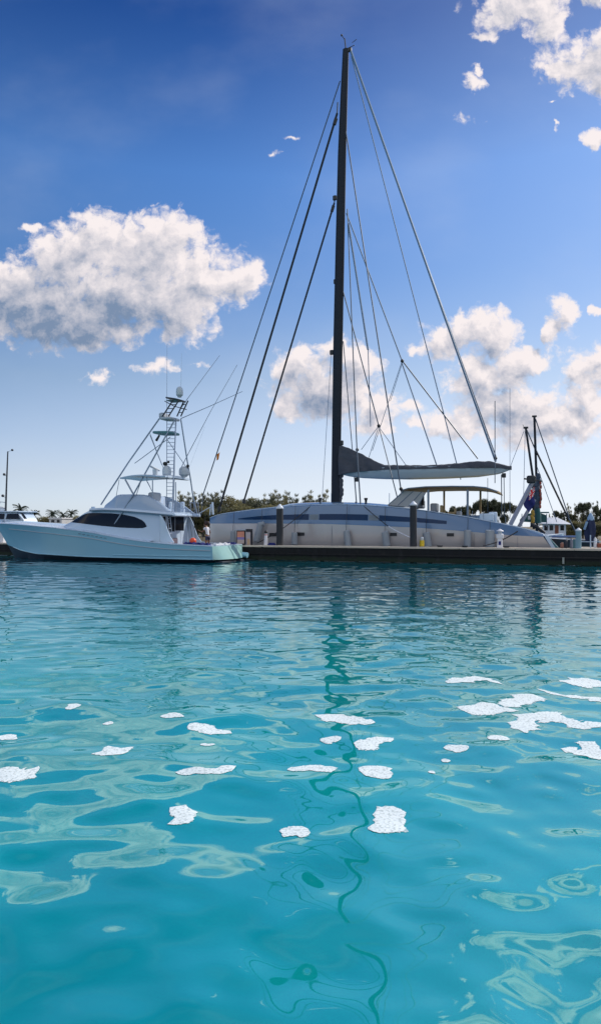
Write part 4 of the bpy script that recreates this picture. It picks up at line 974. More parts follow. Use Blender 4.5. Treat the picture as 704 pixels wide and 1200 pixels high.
a = at(659.5, 655, -.05); part('depth_marker', MB().box(a[0]-.06, a[0]+.06, -.02, -.0, .10, .52), mat('grey marker paint', (.30, .33, .30), .6), dock)
def piling(px, ytop, wpx, t, m, capm, label, caph=4.5):
    s, _, zt2 = at(px, ytop, t); y_ = W(s, t)[1]; r = wpx/2*y_/800
    o = thing('dock_piling', (s, t, 0), label, 'piling', 'pilings standing along the dock')
    prof = [(r, -1.5), (r, zt2-.4), (r*.99, zt2)]
    part('post', MB().lathe((s, t, 0), prof, 18), M[m], o)
    h = caph*y_/800; part('cap', MB().lathe((s, t, zt2+.003), [(r*1.06, -.05), (r*1.1, .03), (r*.7, h*.45), (r*.08, h)], 18), M[capm], o)
    return o
piling(327.8, 595.5, 8, .55, 'pile', 'pile_cap', 'tall dark piling with white cone cap, right of the leaning grey fender', 5)
piling(484, 591.5, 8.2, .55, 'pile', 'pile_cap', 'tall dark piling with pale cone cap beside the yellow-bodied post', 4.5)
piling(677.2, 621.5, 6.4, .40, 'blue_pile', 'pile_cap', 'short pale blue piling with pointed white cap near the right end', 3)
def bx(s, t, w, d, z0, z1, b=.02): return MB().box(s-w/2, s+w/2, t-d/2, t+d/2, z0, z1, b)
# notice board
s, _, zt2 = at(282.5, 621.8, 1.2); w = 11.5*.063; 
o = thing('notice_board', (s, 1.2, DZ), 'dark framed dock notice board with orange and violet panel', 'notice board')
part('frame', bx(s, 1.2, w, .12, DZ-.02, zt2), M['pile'], o); part('frame_top', bx(s-.04, 1.2, w+.25, .3, zt2, zt2+.12), M['gel_grey'], o)
h_ = zt2 - DZ
part('panel_upper', MB().box(s-w/2+.07, s+w/2-.06, 1.125, 1.138, DZ+h_*.55, zt2-.07), mat('salmon poster', (.72, .30, .20), .5, var=.25, scale=5), o)
part('panel_middle', MB().box(s-w/2+.07, s+w/2-.06, 1.125, 1.138, DZ+h_*.38, DZ+h_*.55-.002), mat('violet poster', (.25, .22, .50), .5, var=.25, scale=5), o)
part('panel_lower', MB().box(s-w/2+.07, s+w/2-.06, 1.125, 1.138, DZ+.05, DZ+h_*.38-.002), mat('pale poster', (.58, .48, .42), .5, var=.25, scale=5), o)
s, _, zt2 = at(292, 620.2, 1.2)
o = thing('fuel_cabinet', (s, 1.2, DZ), 'narrow upright dock cabinet with dark hood, right of the notice board', 'cabinet')
part('cabinet_body', bx(s, 1.2, .34, .3, DZ-.02, zt2-.2), mat('pale lilac metal', (.50, .44, .46), .5, var=.15), o); part('hood', bx(s, 1.2, .42, .38, zt2-.2, zt2+.02), M['pile'], o); part('lower_door', MB().box(s-.10, s+.12, 1.035, 1.048, DZ+.05, DZ+.5), mat('amber label', (.60, .42, .25), .5, var=.2), o); part('side_frame', bx(s+.20, 1.2, .05, .32, DZ-.02, zt2-.2), M['pile'], o)
s = at(311.5, 640, .9)[0]; o = thing('hose_pedestal', (s, .9, DZ), 'small white tapered pedestal with dark head left of the dark piling', 'pedestal')
part('column', MB().lathe((s, .9, DZ-.02), [(.17, 0), (.14, .3), (.10, .85), (.08, .92)], 12), M['ped_white'], o); part('head', MB().ball((s, .9, DZ+1.02), .13, 10, 8), M['black'], o); part('band', MB().lathe((s, .9, DZ+.78), [(.115, 0), (.112, .06)], 12), mat('red band', (.45, .06, .05), .5), o)
s = at(318.5, 641, .5)[0]; rc = MB()
for k in range(5): rc.tube([(s + (.32-.03*k)*math.cos(q_), .5 + (.2-.02*k)*math.sin(q_), DZ+.06+.035*k) for q_ in np.linspace(0, 2*math.pi, 17)], .03, 5)
solo('rope_coil', rc, M['navy_fabric'], 'blue rope coiled on the dock edge beside the small white pedestal', 'rope', q=(s, .5, DZ+.03))
s = at(494, 640, .8)[0]; o = thing('mooring_light', (s, .8, DZ), 'short dock post with yellow body and pale top beside the dark piling', 'dock light')
part('base', MB().lathe((s, .8, DZ-.02), [(.2, 0), (.2, .08)], 12), M['black'], o); part('body', MB().lathe((s, .8, DZ+.06), [(.17, 0), (.17, .42)], 14), mat('yellow paint', (.62, .45, .02), .4), o); part('lens', MB().lathe((s, .8, DZ+.48), [(.12, 0), (.13, .16), (.04, .24)], 14), M['radome'], o)
s = at(585.3, 640, .9)[0]; o = thing('power_pedestal', (s, .9, DZ), 'white shore power pedestal with lantern top beside the widest fender', 'power pedestal')
part('body', MB().loft([[(s+x*w, .9+y*w, DZ-.02+z) for x, y in ((-1,-1),(1,-1),(1,1),(-1,1))] for w, z in ((.18, 0), (.15, .5), (.14, .85))]), M['ped_white'], o)
part('shoulder', bx(s, .9, .46, .36, DZ+.62, DZ+.95, .05), M['ped_white'], o); part('lantern', MB().lathe((s, .9, DZ+.95), [(.12, 0), (.13, .12), (.12, .17)], 12), M['radome'], o); part('lantern_cap', MB().lathe((s, .9, DZ+1.12), [(.26, 0), (.2, .05), (.03, .16)], 14), M['ped_white'], o)
part('socket', MB().box(s-.08, s+.08, .72, .737, DZ+.2, DZ+.45), M['navy_fabric'], o)
# left end pedestal seen past the bow
s = at(3.2, 637, .6)[0]; o = thing('life_ring_box', (s, .6, DZ), 'pinkish white box standing on the dock under the yacht bow', 'box'); part('box_body', bx(s, .6, .5, .4, DZ-.02, DZ+.95, .04), M['ped_white'], o); part('box_lid', bx(s, .6, .56, .46, DZ+.95, DZ+1.02, .02), mat('faded red lid', (.5, .15, .12), .5), o)
# ================================================================== background
M['leaf_dark'] = mat('dark foliage', (.085, .095, .055), .6, var=.5, scale=1.2, trans=.3)
M['leaf_olive'] = mat('olive foliage', (.21, .19, .085), .6, var=.5, scale=1.2, trans=.35)
M['leaf_palm'] = mat('palm foliage', (.030, .050, .026), .5, var=.4, scale=1.5, trans=.2)
M['bark'] = mat('grey bark', (.12, .10, .08), .85, var=.3, scale=4, bump=.5)
# land
gm = MB(); W_ = 1800
gv = [(-W_, 50, -.4), (W_, 50, -.4), (W_, 54, .85), (-W_, 54, .85)]
gm.add([(-W_, 47, -.6), (W_, 47, -.6), (W_, 50.5, .75), (-W_, 50.5, .75), (W_, 2400, 1.4), (-W_, 2400, 1.4)], [(0, 1, 2, 3), (3, 2, 4, 5)])
solo('ground', gm, mat('sandy scrub ground', (.20, .17, .11), .9, var=.4, scale=.3), 'low sandy shore behind the marina', None, None, 'structure', q=(0, 47, 0))
def leaves(n, blobs, size, aspect, up, seed, m, name, flat=.0):
    g_ = np.random.default_rng(seed); w = np.array([b[3]**1.6 for b in blobs]); w /= w.sum(); idx = g_.choice(len(blobs), n, p=w); B = np.array([b[:3] for b in blobs])[idx]; r = np.array([b[3] for b in blobs])[idx]
    d = g_.normal(size=(n, 3)); d /= np.linalg.norm(d, axis=1)[:, None]; rr = r*(.35 + .75*g_.random(n)**.6)
    c = B + d*rr[:, None]*np.array([1, 1, .8])
    ax = d*.6 + g_.normal(size=(n, 3))*.6 + np.array([0, 0, up]); ax /= np.linalg.norm(ax, axis=1)[:, None]
    sd = np.cross(ax, g_.normal(size=(n, 3))); sd /= np.linalg.norm(sd, axis=1)[:, None]
    L = size*(.6 + .8*g_.random(n)); a = ax*L[:, None]*.5; b = sd*(L*aspect)[:, None]*.5
    v = np.stack([c-a, c+b, c+a, c-b], 1).reshape(-1, 3); f = np.arange(4*n).reshape(-1, 4)
    me = bpy.data.meshes.new(name); me.from_pydata(v.tolist(), [], f.tolist()); me.materials.append(m); return me
def trunk_mesh(blobs, h, r, seed):
    mb = MB(); mb.tube([(0, 0, -.3), (.1*h*.1, 0, h*.4), (0, .1, h)], r, 7, r*.35)
    for b in blobs[:7]: mb.tube([(0, 0, h*.45), (b[0]*.5, b[1]*.5, (b[2]+h*.5)*.5), (b[0], b[1], b[2])], r*.35, 5, r*.12)
    me = mesh_from('trunk', mb.v, mb.f, M['bark']); fix_normals(me); return me
def variant(kind, seed):
    r_ = random.Random(seed); blobs = []
    if kind == 'shrub':
        for k in range(12): blobs.append((r_.uniform(-1.5, 1.5), r_.uniform(-1.2, 1.2), r_.uniform(1.6, 4.6), r_.uniform(.5, 1.0)))
        for k in range(5): blobs.append((r_.uniform(-1.3, 1.3), r_.uniform(-1, 1), r_.uniform(.6, 1.5), .9))
        return leaves(4200, blobs, .34, .26, .8, seed, M['leaf_olive' if seed % 2 else 'leaf_dark'], 'crown'), trunk_mesh(blobs, 4.2, .14, seed)
    if kind == 'feather':
        for k in range(9):
            x, y, h = r_.uniform(-1.4, 1.4), r_.uniform(-1, 1), r_.uniform(3.6, 5.6)
            for j in range(6): blobs.append((x + j*.10*x, y, h*(.35+.13*j), .62 - .08*j))
        return leaves(4200, blobs, .46, .13, 1.5, seed, M['leaf_olive' if seed % 2 else 'leaf_dark'], 'crown'), trunk_mesh(blobs, 4.0, .12, seed)
    if kind == 'tuft':
        for k in range(7):
            a = 6.28*k/7 + r_.uniform(-.4, .4); q_ = r_.uniform(.4, 1.6); blobs.append((q_*math.cos(a), q_*math.sin(a), r_.uniform(2.6, 4.6), r_.uniform(.42, .75)))
        return leaves(2300, blobs, .5, .2, .3, seed, M['leaf_dark'], 'crown'), trunk_mesh(blobs, 3.3, .12, seed)
def place_tree(proto, px, ytop, D, hm, label, group, wid=1.0, name='tree', base=1.0, cat='tree'):
    top = CAMZ + (617 - ytop)/800*D; sc = (top - base)/hm
    o = bpy.data.objects.new(name, None); col.objects.link(o); o.location = ((px-352)/800*D, D, base); o.scale = (sc*wid, sc*wid, sc); o.rotation_euler = (0, 0, random.uniform(0, 6.28)); tag(o, label, cat, group)
    for nm, me in zip(('crown', 'trunk'), proto):
        c = bpy.data.objects.new(nm, me); col.objects.link(c); c.parent = o
    return o
sh = [variant('shrub', k) for k in (1, 2, 3)]; fe = [variant('feather', k) for k in (11, 12, 14)]; tu = [variant('tuft', k) for k in (21, 22, 23)]
g1 = 'casuarina trees in the row behind the catamaran bow'; l1 = 'feathery olive green tree in the dense row behind the catamaran bow'
i = 0
for px, y in [(203,588),(212,584),(221,582),(230,579),(238,578),(247,577.5),(256,581),(265,584),(273,582.5),(282,585),(291,582.5),(300,584.5),(309,581.5),(318,580.5),(327,583),(336,578.5),(345,582),(354,579.5),(362,577.5),(371,583.5),(379,588)]:
    place_tree((fe if px < 262 or px > 300 else sh)[i % 3], px, y+2, 112 + (i*7 % 13), 5.1 if (px < 262 or px > 300) else 4.7, l1, g1, 1.05, 'casuarina_tree'); i += 1
for k in range(14): place_tree(sh[k % 3], 205 + k*13.2, 590 + (k*5 % 4), 106, 5.2, 'low dark shrub at the foot of the tree row behind the catamaran bow', 'low shrubs at the foot of the tree row', 1.5, 'shrub', cat='shrub')
g2 = 'open crowned trees behind the awning and stern'
for px, y, l in [(400,596,0),(440,600,0),(484,594,0),(528,600,1),(538,597.5,1),(546,600,1),(556,594,2),(566,590,2),(575,588.5,2),(583,594,2),(592,593,2)]:
    place_tree(tu[i % 3], px, y-1, 100, 4.6, ['dark open crowned small tree peeping over the catamaran deck', 'dark spindly tree seen under the awning', 'dark ragged tree between the awning and the stern arms'][l], g2, .8, 'coastal_tree'); i += 1
for px, y in [(646,606),(652,602),(659,603.5),(668,603),(674,597.5),(683,592.5),(691,595),(699,597),(707,600),(716,598)]:
    place_tree((tu if i % 2 else fe)[i % 3], px, y-1, 98, 4.7, 'tufted dark tree in the sparse row at the right edge', 'tufted trees at the right edge', .62, 'coastal_tree'); i += 1
for k, px in enumerate((642, 650, 658, 666, 674, 682, 690, 698, 706, 714)):
    place_tree(sh[k % 3], px, 608.5 + (k*7 % 5), 94, 5.2, 'olive green hedge shrub below the tufted trees at right', 'hedge shrubs at the right edge', 1.5, 'hedge_shrub', cat='shrub')
# palms
def palm_mesh(seed):
    r_ = random.Random(seed); mb = MB(); v, f = [], []
    for k in range(36):
        a = 6.283*k*.382 + r_.uniform(-.2, .2); e = r_.uniform(-.5, 1.5); L = r_.uniform(2.0, 2.8); prev = None
        for j in range(10):
            u = j/9; dist = L*u; x = math.cos(a)*dist*math.cos(e*(1-.5*u)); y = math.sin(a)*dist*math.cos(e*(1-.5*u)); z = 4.6 + dist*math.sin(e) - u*u*L*(.42 + .25*math.cos(e))
            p = Vector((x, y, z))
            if prev is not None:
                sd = Vector((-math.sin(a), math.cos(a), 0)); wl_ = .30*math.sin(math.pi*min(.95, u+.1))+.05
                for sg in (-1, 1):
                    q_ = prev.lerp(p, .5) + sd*sg*wl_ + Vector((0, 0, -.22)) + (p-prev)*.8; b = len(v); v += [tuple(prev), tuple(p), tuple(q_)]; f.append((b, b+1, b+2))
            prev = p
    me = bpy.data.meshes.new('fronds'); me.from_pydata(v, [], f); me.materials.append(M['leaf_palm'])
    t = MB().tube([(0, 0, -.3), (.15, 0, 2), (0, 0, 4.6)], .17, 8, .11); tm = mesh_from('trunk', t.v, t.f, M['bark']); return me, tm
pm = [palm_mesh(k) for k in (1, 2, 3)]
for k, (px, y, lab) in enumerate([(24,592.5,'tallest palm tree, rising above the white cruiser roof'),(40.5,599,'palm tree just right of the white cruiser, left of the low hedge'),(62,598.5,'palm tree above the pale low building, left one'),(74,600.5,'small palm tree above the middle of the pale low building'),(84,598.5,'palm tree just left of the aqua yacht windscreen')]):
    D = 175; o = place_tree(pm[k % 3], px, y, D, 5.6, lab, 'palm trees on the far shore', .78, 'palm_tree')
    for c in o.children:
        if c.name.startswith('crown'): c.name = 'fronds'
for k, px in enumerate((-4, 36, 44, 51, 57, 92, 100)): place_tree(sh[k % 3], px, 604.5 + (k % 3), 165, 5.2, 'low green hedge bush on the far shore beside the palms', 'hedge bushes beside the palms', 1.6, 'hedge_shrub', cat='shrub')
for k in range(18): place_tree(sh[k % 3], 100 + k*6.5, 603.5 + (k % 4)*.8, 160, 5.2, 'distant low bush on the shore behind the aqua yacht', 'distant bushes behind the aqua yacht', 1.6, 'shrub', cat='shrub')
# low pale building between the palms (world frame, far away)
def qz(px, y, D):    # world -> quay coordinates
    P = at_y(px, y, D); x, yv = P.x - O[0], P.y - O[1]; return (x*U[0] + yv*U[1], x*N[0] + yv*N[1], P.z)
a = qz(58, 612, 160); b = qz(81, 606.8, 160)
o = thing('low_building', (a[0], a[1], 1.0), 'low pale flat roofed building among the palms, above the aqua bow', 'building')
part('wall', MB().box(a[0], a[0]+3.6, a[1], a[1]+5, .9, b[2]-.25), mat('pale render', (.55, .56, .58), .8, var=.08), o); part('roof', MB().box(a[0]-.2, a[0]+3.8, a[1]-.2, a[1]+5.2, b[2]-.25, b[2]), M['ped_white'], o); part('window', MB().box(a[0]+.6, a[0]+1.5, a[1]-.02, a[1]-.003, b[2]-1.1, b[2]-.5), M['dark_glass'], o); part('window', MB().box(a[0]+2.2, a[0]+3.0, a[1]-.02, a[1]-.003, b[2]-1.1, b[2]-.5), M['dark_glass'], o)
# pavilion with a hip roof behind the stern
D = 84; a = qz(633, 622, D); b = qz(660, 606, D); L_ = 3.0
o = thing('dock_house', (a[0], a[1], .9), 'white dock house with pale hip roof behind the catamaran stern', 'building')
zr = CAMZ + (617-613.5)/800*D; zp = CAMZ + (617-606.2)/800*D; c0 = a[0]; t0 = a[1]
part('wall', MB().box(c0+.2, c0+2.9, t0+.3, t0+3.5, .8, zr+.02), M['ped_white'], o)
rf = MB().loft([[(c0-.3, t0-.2, zr), (c0+3.6, t0-.2, zr-.1), (c0+3.6, t0+4, zr-.1), (c0-.3, t0+4, zr)], [(c0+.9, t0+1.6, zp), (c0+1.9, t0+1.6, zp), (c0+1.9, t0+2.1, zp), (c0+.9, t0+2.1, zp)]]); part('roof', rf, mat('pale metal roof', (.55, .58, .64), .5, var=.05), o)
for k in range(4): x = c0+.4+k*.62; part('window' if k != 2 else 'door', MB().box(x, x+.42, t0+.27, t0+.298, zr-.85 if k != 2 else .9, zr-.2), M['dark_glass'] if k != 2 else mat('red brown door', (.22, .06, .03), .5), o)
# ------------------------------------------------------------------ small boats
def small_hull(mb, s0, s1, tc, hw_, z0, z1, bow=1, n=14):
    rings = []
    for i in range(n+1):
        f = i/n; s = lerp(s0, s1, f); k = math.sqrt(max(.002, 1 - max(0, (f-.45)/.55)**2)) if bow else 1; w = hw_*k; zz0 = lerp(z0, z0+.15, f**3); zz = z1 + .35*f*f
        rings.append([(s, tc-w, zz), (s-.3*f, tc-w*.8, zz0+.1), (s-.5*f, tc, zz0-.2), (s-.3*f, tc+w*.8, zz0+.1), (s, tc+w, zz), (s, tc, zz+.08*k)])
    return mb.loft(rings)
# white cruiser beyond the bow of the aqua yacht
a = at(-30, 613, 7.0); b = at(40, 612.5, 7.0); zt2 = b[2]
wc_ = thing('motor_cruiser', (a[0]+2, 7, 0), 'white motor cruiser partly hidden behind the bow of the aqua yacht, far left', 'motorboat')
part('hull', small_hull(MB(), a[0], b[0], 7.0, 1.9, .0, zt2-.45), M['gelcoat'], wc_)
c0 = at(-20, 608, 6.4); c1 = at(31, 611.5, 6.4); tz = at(10, 600.5, 6.4)[2]; bz = at(10, 609.5, 6.4)[2]; s1_ = at(29, 600.5, 6.4)[0]
part('cabin', MB().loft([[(c0[0], 5.7, bz-.5), (c0[0], 5.9, tz), (c0[0], 8.1, tz), (c0[0], 8.3, bz-.5)], [(at(24,600,6.4)[0], 5.7, bz-.5), (at(24,600,6.4)[0], 5.9, tz), (at(24,600,6.4)[0], 8.1, tz), (at(24,600,6.4)[0], 8.3, bz-.5)], [(c1[0]+.1, 5.9, bz-.5), (c1[0], 6.1, bz+.02), (c1[0], 7.9, bz+.02), (c1[0]+.1, 8.1, bz-.5)]]), M['gelcoat'], wc_)
part('side_window', MB().loft([[(at(6,602.6,5.6)[0], 5.70, bz+.10), (at(7,602.6,5.6)[0], 5.82, tz-.14), (at(6,602.6,5.6)[0], 5.9, bz+.10)], [(at(21.5,602.6,5.6)[0], 5.70, bz+.10), (at(20,602.6,5.6)[0], 5.82, tz-.14), (at(21.5,602.6,5.6)[0], 5.9, bz+.10)]]), M['dark_glass'], wc_)
part('side_window', MB().loft([[(at(-15,602.6,5.6)[0], 5.70, bz+.10), (at(-14,602.6,5.6)[0], 5.82, tz-.14), (at(-15,602.6,5.6)[0], 5.9, bz+.10)], [(at(3.5,602.6,5.6)[0], 5.70, bz+.10), (at(3.5,602.6,5.6)[0], 5.82, tz-.14), (at(3.5,602.6,5.6)[0], 5.9, bz+.10)]]), M['dark_glass'], wc_)
part('windscreen', MB().loft([[(at(23.5,602.6,5.7)[0], 5.78, tz-.08), (at(25.5,602.6,5.7)[0], 5.78, tz-.08), (at(25.5,602.6,5.7)[0], 5.95, tz-.08)], [(at(28,602.6,5.7)[0], 5.76, bz+.10), (at(30,602.6,5.7)[0], 5.76, bz+.10), (at(30,602.6,5.7)[0], 5.95, bz+.10)]]), M['dark_glass'], wc_)
part('hardtop', MB().box(c0[0], s1_-.1, 5.6, 8.4, tz, tz+.12, .05), M['gelcoat'], wc_)
rl = MB(); rl.lathe((at(2,600,7)[0], 7, tz+.1), [(.5, 0), (.55, .25), (.3, .5)], 12); rl.tube([at(-6, 600, 7), at(1, 588, 7), at(7, 589, 7)], .05, 6); part('radar_arch', rl, M['radome'], wc_)
mk = MB(); mk.tube([at(7.0, 601, 7), at(8.0, 570, 7), at(9.6, 529, 7)], .10, 8, .06); part('light_mast', mk, M['dark_tube'], wc_)
mk = MB(); mk.ball(at(14.8, 527.4, 7), .12, 8, 6); mk.tube([at(9.8, 529.5, 7), at(14.8, 527.4, 7)], .015, 5); mk.ball(at(5.4, 556, 7), .14, 8, 6); mk.tube([at(8.3, 558.5, 7), at(5.4, 556, 7)], .02, 5); mk.ball(at(3.8, 581, 7), .15, 8, 6); mk.tube([at(7.5, 584, 7), at(3.8, 581, 7)], .02, 5); part('mast_instrument', mk, M['dark_tube'], wc_)
# twin masted sailboat behind the stern
sb_ = thing('sailboat', (at(640, 640, 16)[0], 16, 0), 'dark sailboat with two bare dark masts behind the catamaran stern', 'sailboat')
a = at(615, 640, 16); b = at(700, 640, 16)
part('hull', small_hull(MB(), b[0], a[0], 16, 1.6, .0, 1.35), mat('dark navy gelcoat', (.015, .02, .035), .3, coat=.4), sb_)
part('deck_rail', MB().tube([(s, 14.5, at(650, 628.8, 14.5)[2]) for s in np.linspace(at(646,628,14.5)[0], at(676,628,14.5)[0], 8)], .09, 6), mat('blue rail cover', (.12, .2, .42), .7), sb_)
part('mast', MB().tube([at(628.5, 625, 16), at(628, 560, 16), at(625.6, 488.5, 16)], .115, 10, .10), M['mast'], sb_)
part('mast', MB().tube([at(625, 620, 14.5), at(624, 560, 14.5), at(615.6, 502, 14.5)], .11, 10, .09), M['mast'], sb_)
mh = MB(); a = at(625.6, 488.5, 16); mh.box(a[0]-.2, a[0]+.2, 15.9, 16.1, a[2]-.02, a[2]+.12, .02); a = at(615.6, 502, 14.5); mh.box(a[0]-.2, a[0]+.2, 14.4, 14.6, a[2]-.02, a[2]+.14, .02); mh.tube([(a[0]-.15, 14.5, a[2]+.1), (a[0]-.25, 14.5, a[2]+.35)], .02, 5); part('masthead', mh, M['black'], sb_)
def st2(p, q, w, m, t0=16, t1=16, name='stay'): part(name, MB().tube([at(*p, t0), at(*q, t1)], w/2*.072, 6), M[m], sb_)
st2((627,491),(666,606), 1.3, 'wire'); st2((627.5,528),(665,607), 2.2, 'rope'); st2((617,504),(627.5,529), 1.4, 'wire'); st2((665,606),(674,624), 1.8, 'wire'); st2((628,545),(652,612), .8, 'pale_wire'); st2((613.5,505),(597,548), .6, 'pale_wire', 14.5, 14.5); st2((614.8,505),(613,580), .6, 'pale_wire', 14.5, 14.5); st2((597,548),(597,608), .6, 'pale_wire', 14.5, 14.5)
fs_ = MB(); r_ = random.Random(12); pts = []
for k in range(15): pts.append(at(629.2 + 1.0*math.sin(k*1.1), 612 - k*3.9, 15.6))
fs_.tube(pts, [.16, .22, .26, .24, .28, .30, .26, .32, .30, .34, .30, .26, .22, .2, .12], 10)
for k in range(9): p = at(629 + r_.uniform(-1.5, 4.5), 558 + k*5.2, 15.4); fs_.ball(p, r_.uniform(.12, .24), 8, 6, (1, .8, 1.5))
part('furled_sail', fs_, mat('slate blue sailcloth', (.06, .085, .13), .8, var=.5, scale=1.5, bump=.8, bscale=4), sb_)
rb = MB(); 
for k in range(7): rb.ball(at(632.8 + .5*math.sin(k*2), 566 + k*4.6, 15.2), .11, 6, 5, (.8, .8, 1.8))
part('sail_tie', rb, mat('rust red webbing', (.28, .05, .03), .7), sb_)
part('sail_bag', MB().tube([at(628.5, 596, 15.2), at(629.5, 604, 15.2), at(629.5, 613, 15.2)], .24, 10, .3), mat('teal canvas', (.02, .10, .11), .8, var=.2), sb_)
yb = MB(); 
for k in range(6): yb.ball(at(623.5 + .7*math.sin(k*2.3), 600 + k*2.7, 13.9), .19, 8, 6, (.8, .8, 1.1))
part('yellow_line_bag', yb, mat('mustard canvas', (.40, .25, .04), .8, var=.3), sb_)
part('boom_cover', MB().tube([at(621, 615, 13.5), at(626, 616, 13.5), at(638, 625, 13.5)], .2, 8, .12), M['rope'], sb_)
# teal canopied motorboat
D_ = 21; mb2 = thing('motorboat', (at(625, 620, D_)[0], D_, 0), 'white motorboat with dark teal canopy seen between the stern arms', 'motorboat')
a = at(598, 617, D_); b = at(660, 617, D_)
part('hull', small_hull(MB(), a[0], b[0], D_, 1.5, 0, 1.5), M['gelcoat'], mb2)
part('canopy', MB().loft([[(at(x, y0, D_)[0], D_-1.2, at(x, y1, D_)[2]), (at(x, y0, D_)[0], D_-1.1, at(x, y0, D_)[2]), (at(x, y0, D_)[0], D_+1.1, at(x, y0, D_)[2]), (at(x, y0, D_)[0], D_+1.2, at(x, y1, D_)[2])] for x, y0, y1 in ((609, 609, 611.5), (614, 603.5, 611.5), (622, 601.5, 612), (633, 601.5, 612), (640, 604, 612))]), mat('dark teal canvas', (.015, .085, .09), .8, var=.2), mb2)
part('sun_awning', MB().box(at(629, 600, D_)[0], at(643, 600, D_)[0], D_-.9, D_+.9, at(636, 601.2, D_)[2], at(636, 600.0, D_)[2], .03), mat('teal awning', (.03, .16, .20), .7), mb2)
ps2 = MB()
for x in (611, 631, 640): ps2.tube([at(x, 617, D_-1.1), at(x, 602, D_-1.1)], .04, 6)
part('canopy_post', ps2, M['steel'], mb2)
part('window', MB().box(at(618, 606, D_-1.3)[0], at(621, 606, D_-1.3)[0], D_-1.30, D_-1.27, at(619, 609, D_)[2], at(619, 604.8, D_)[2]), M['radome'], mb2)
# dark tarped thing: folded parasol
s, t_, _ = at(691.5, 640, 6.0); pz_ = .9
pa = thing('folded_parasol', (s, t_, pz_), 'tall folded navy blue parasol with pale blue top by the right edge', 'parasol')
zb2 = at(690, 637, 6)[2]; zt3 = at(690, 604, 6)[2]; rings = []
for i in range(12):
    f = i/11; z = lerp(zb2, zt3-.28, f); r = curve([0, .1, .4, .8, 1], [.16, .26, .34, .32, .20], f)
    rings.append([(s - .10*(1-f) + r*(1 + .22*math.cos(5*q_ + i*.3))*math.cos(q_), t_ + r*(1 + .22*math.cos(5*q_ + i*.3))*math.sin(q_), z) for q_ in [2*math.pi*k/20 for k in range(20)]])
part('canopy', MB().loft(rings), mat('navy parasol cloth', (.012, .022, .07), .8, var=.3, scale=2), pa); part('pole', MB().tube([(s, t_, pz_-.6), (s, t_, zt3)], .05, 8), M['steel'], pa)
part('top_cover', MB().lathe((s, t_, zt3-.36), [(.24, 0), (.22, .2), (.1, .45), (.02, .55)], 12), mat('pale blue cloth', (.25, .38, .55), .8), pa)
part('side_strap', MB().tube([(s-.42, t_-.2, zt3-1.0), (s-.25, t_-.3, zt3-.45)], .09, 8), mat('pale blue cloth', (.25, .38, .55), .8), pa)
# low finger pier behind at right with rails
fp_ = thing('finger_pier', (at(690, 640, 6.2)[0], 6.2, 0), 'low pale finger pier behind the dock at the right edge', 'pier')
a = at(678, 640, 6.2)[0]; b = a + 12
part('deck', MB().box(a, b, 5.2, 7.4, .86, 1.0, .02), M['cap'], fp_); part('side_board', MB().box(a+.05, b-.05, 5.25, 5.3, -.2, .86), M['fascia'], fp_)
rr_ = MB(); rr_.tube([(a+.1, 5.3, 1.42), (a+1.4, 5.3, 1.42)], .03, 6); rr_.tube([(a+.7, 5.3, 1.0), (a+.7, 5.3, 1.9)], .04, 6); part('handrail', rr_, M['gelcoat'], fp_)
s = at(696.8, 632, 5.9)[0]; o = thing('marker_post', (s, 5.9, 1.0), 'short white post with dark red foot at the right edge', 'post'); part('post', MB().lathe((s, 5.9, 1.0), [(.11, 0), (.11, .6), (.03, .75)], 10), M['ped_white'], o); part('foot', bx(s+.28, 5.9, .3, .3, 1.0, 1.3), mat('rust red box', (.25, .07, .04), .6), o)
# gear stowed behind the dock near the blue piling
for k, (px, y0, y1, w, c, lab) in enumerate([(658, 635.5, 641, 4, (.30, .14, .10), 'pinkish dock bag lying behind the sloping stern of the catamaran'), (663, 632.5, 641, 3, (.03, .035, .05), 'dark gear box between the pink bag and the pale cabinet'), (669, 631, 641, 3.5, (.16, .18, .24), 'pale grey gear cabinet left of the pale blue piling'), (672.4, 634, 641, 2.6, (.04, .14, .18), 'small teal drum tight against the left of the pale blue piling')]):
    a = at(px-w/2, y1, 2.2); b = at(px+w/2, y0, 2.2); z0_ = DZ-.02; solo('gear_box' if k != 3 else 'drum', (MB().box(a[0], b[0], 1.9, 2.5, z0_, b[2], .07) if k != 3 else MB().lathe((a[0], 2.4, z0_), [(.2, 0), (.22, .3), (.2, .6), (.2, b[2]-z0_)], 12)), mat('painted gear box', c, .6, var=.2, scale=4), lab, 'box' if k != 3 else 'drum')
rt = at(668, 607, 13)
# ================================================================== foam patches floating on the water
fmat, t, b, o = new_mat('white sea foam'); tcn = nd(t, 'ShaderNodeTexCoord')
vo_ = nd(t, 'ShaderNodeTexVoronoi'); vo_.inputs['Scale'].default_value = 38; link(t, tcn.outputs['Object'], vo_.inputs['Vector'])
nn = nd(t, 'ShaderNodeTexNoise'); nn.inputs['Scale'].default_value = 60; link(t, tcn.outputs['Object'], nn.inputs['Vector'])
fc_ = mixc(t, maprange(t, mth(t, 'ADD', vo_.outputs['Distance'], mth(t, 'MULTIPLY', nn.outputs['Fac'], .5)), .25, .7), (.84, .88, .88), (.70, .79, .80)); link(t, fc_, b.inputs['Base Color'])
b.inputs['Roughness'].default_value = .8; b.inputs['Subsurface Weight'].default_value = 0.0
bp_ = nd(t, 'ShaderNodeBump'); bp_.inputs['Distance'].default_value = .003; bp_.inputs['Strength'].default_value = .6; link(t, vo_.outputs['Distance'], bp_.inputs['Height']); link(t, bp_.outputs[0], b.inputs['Normal'])
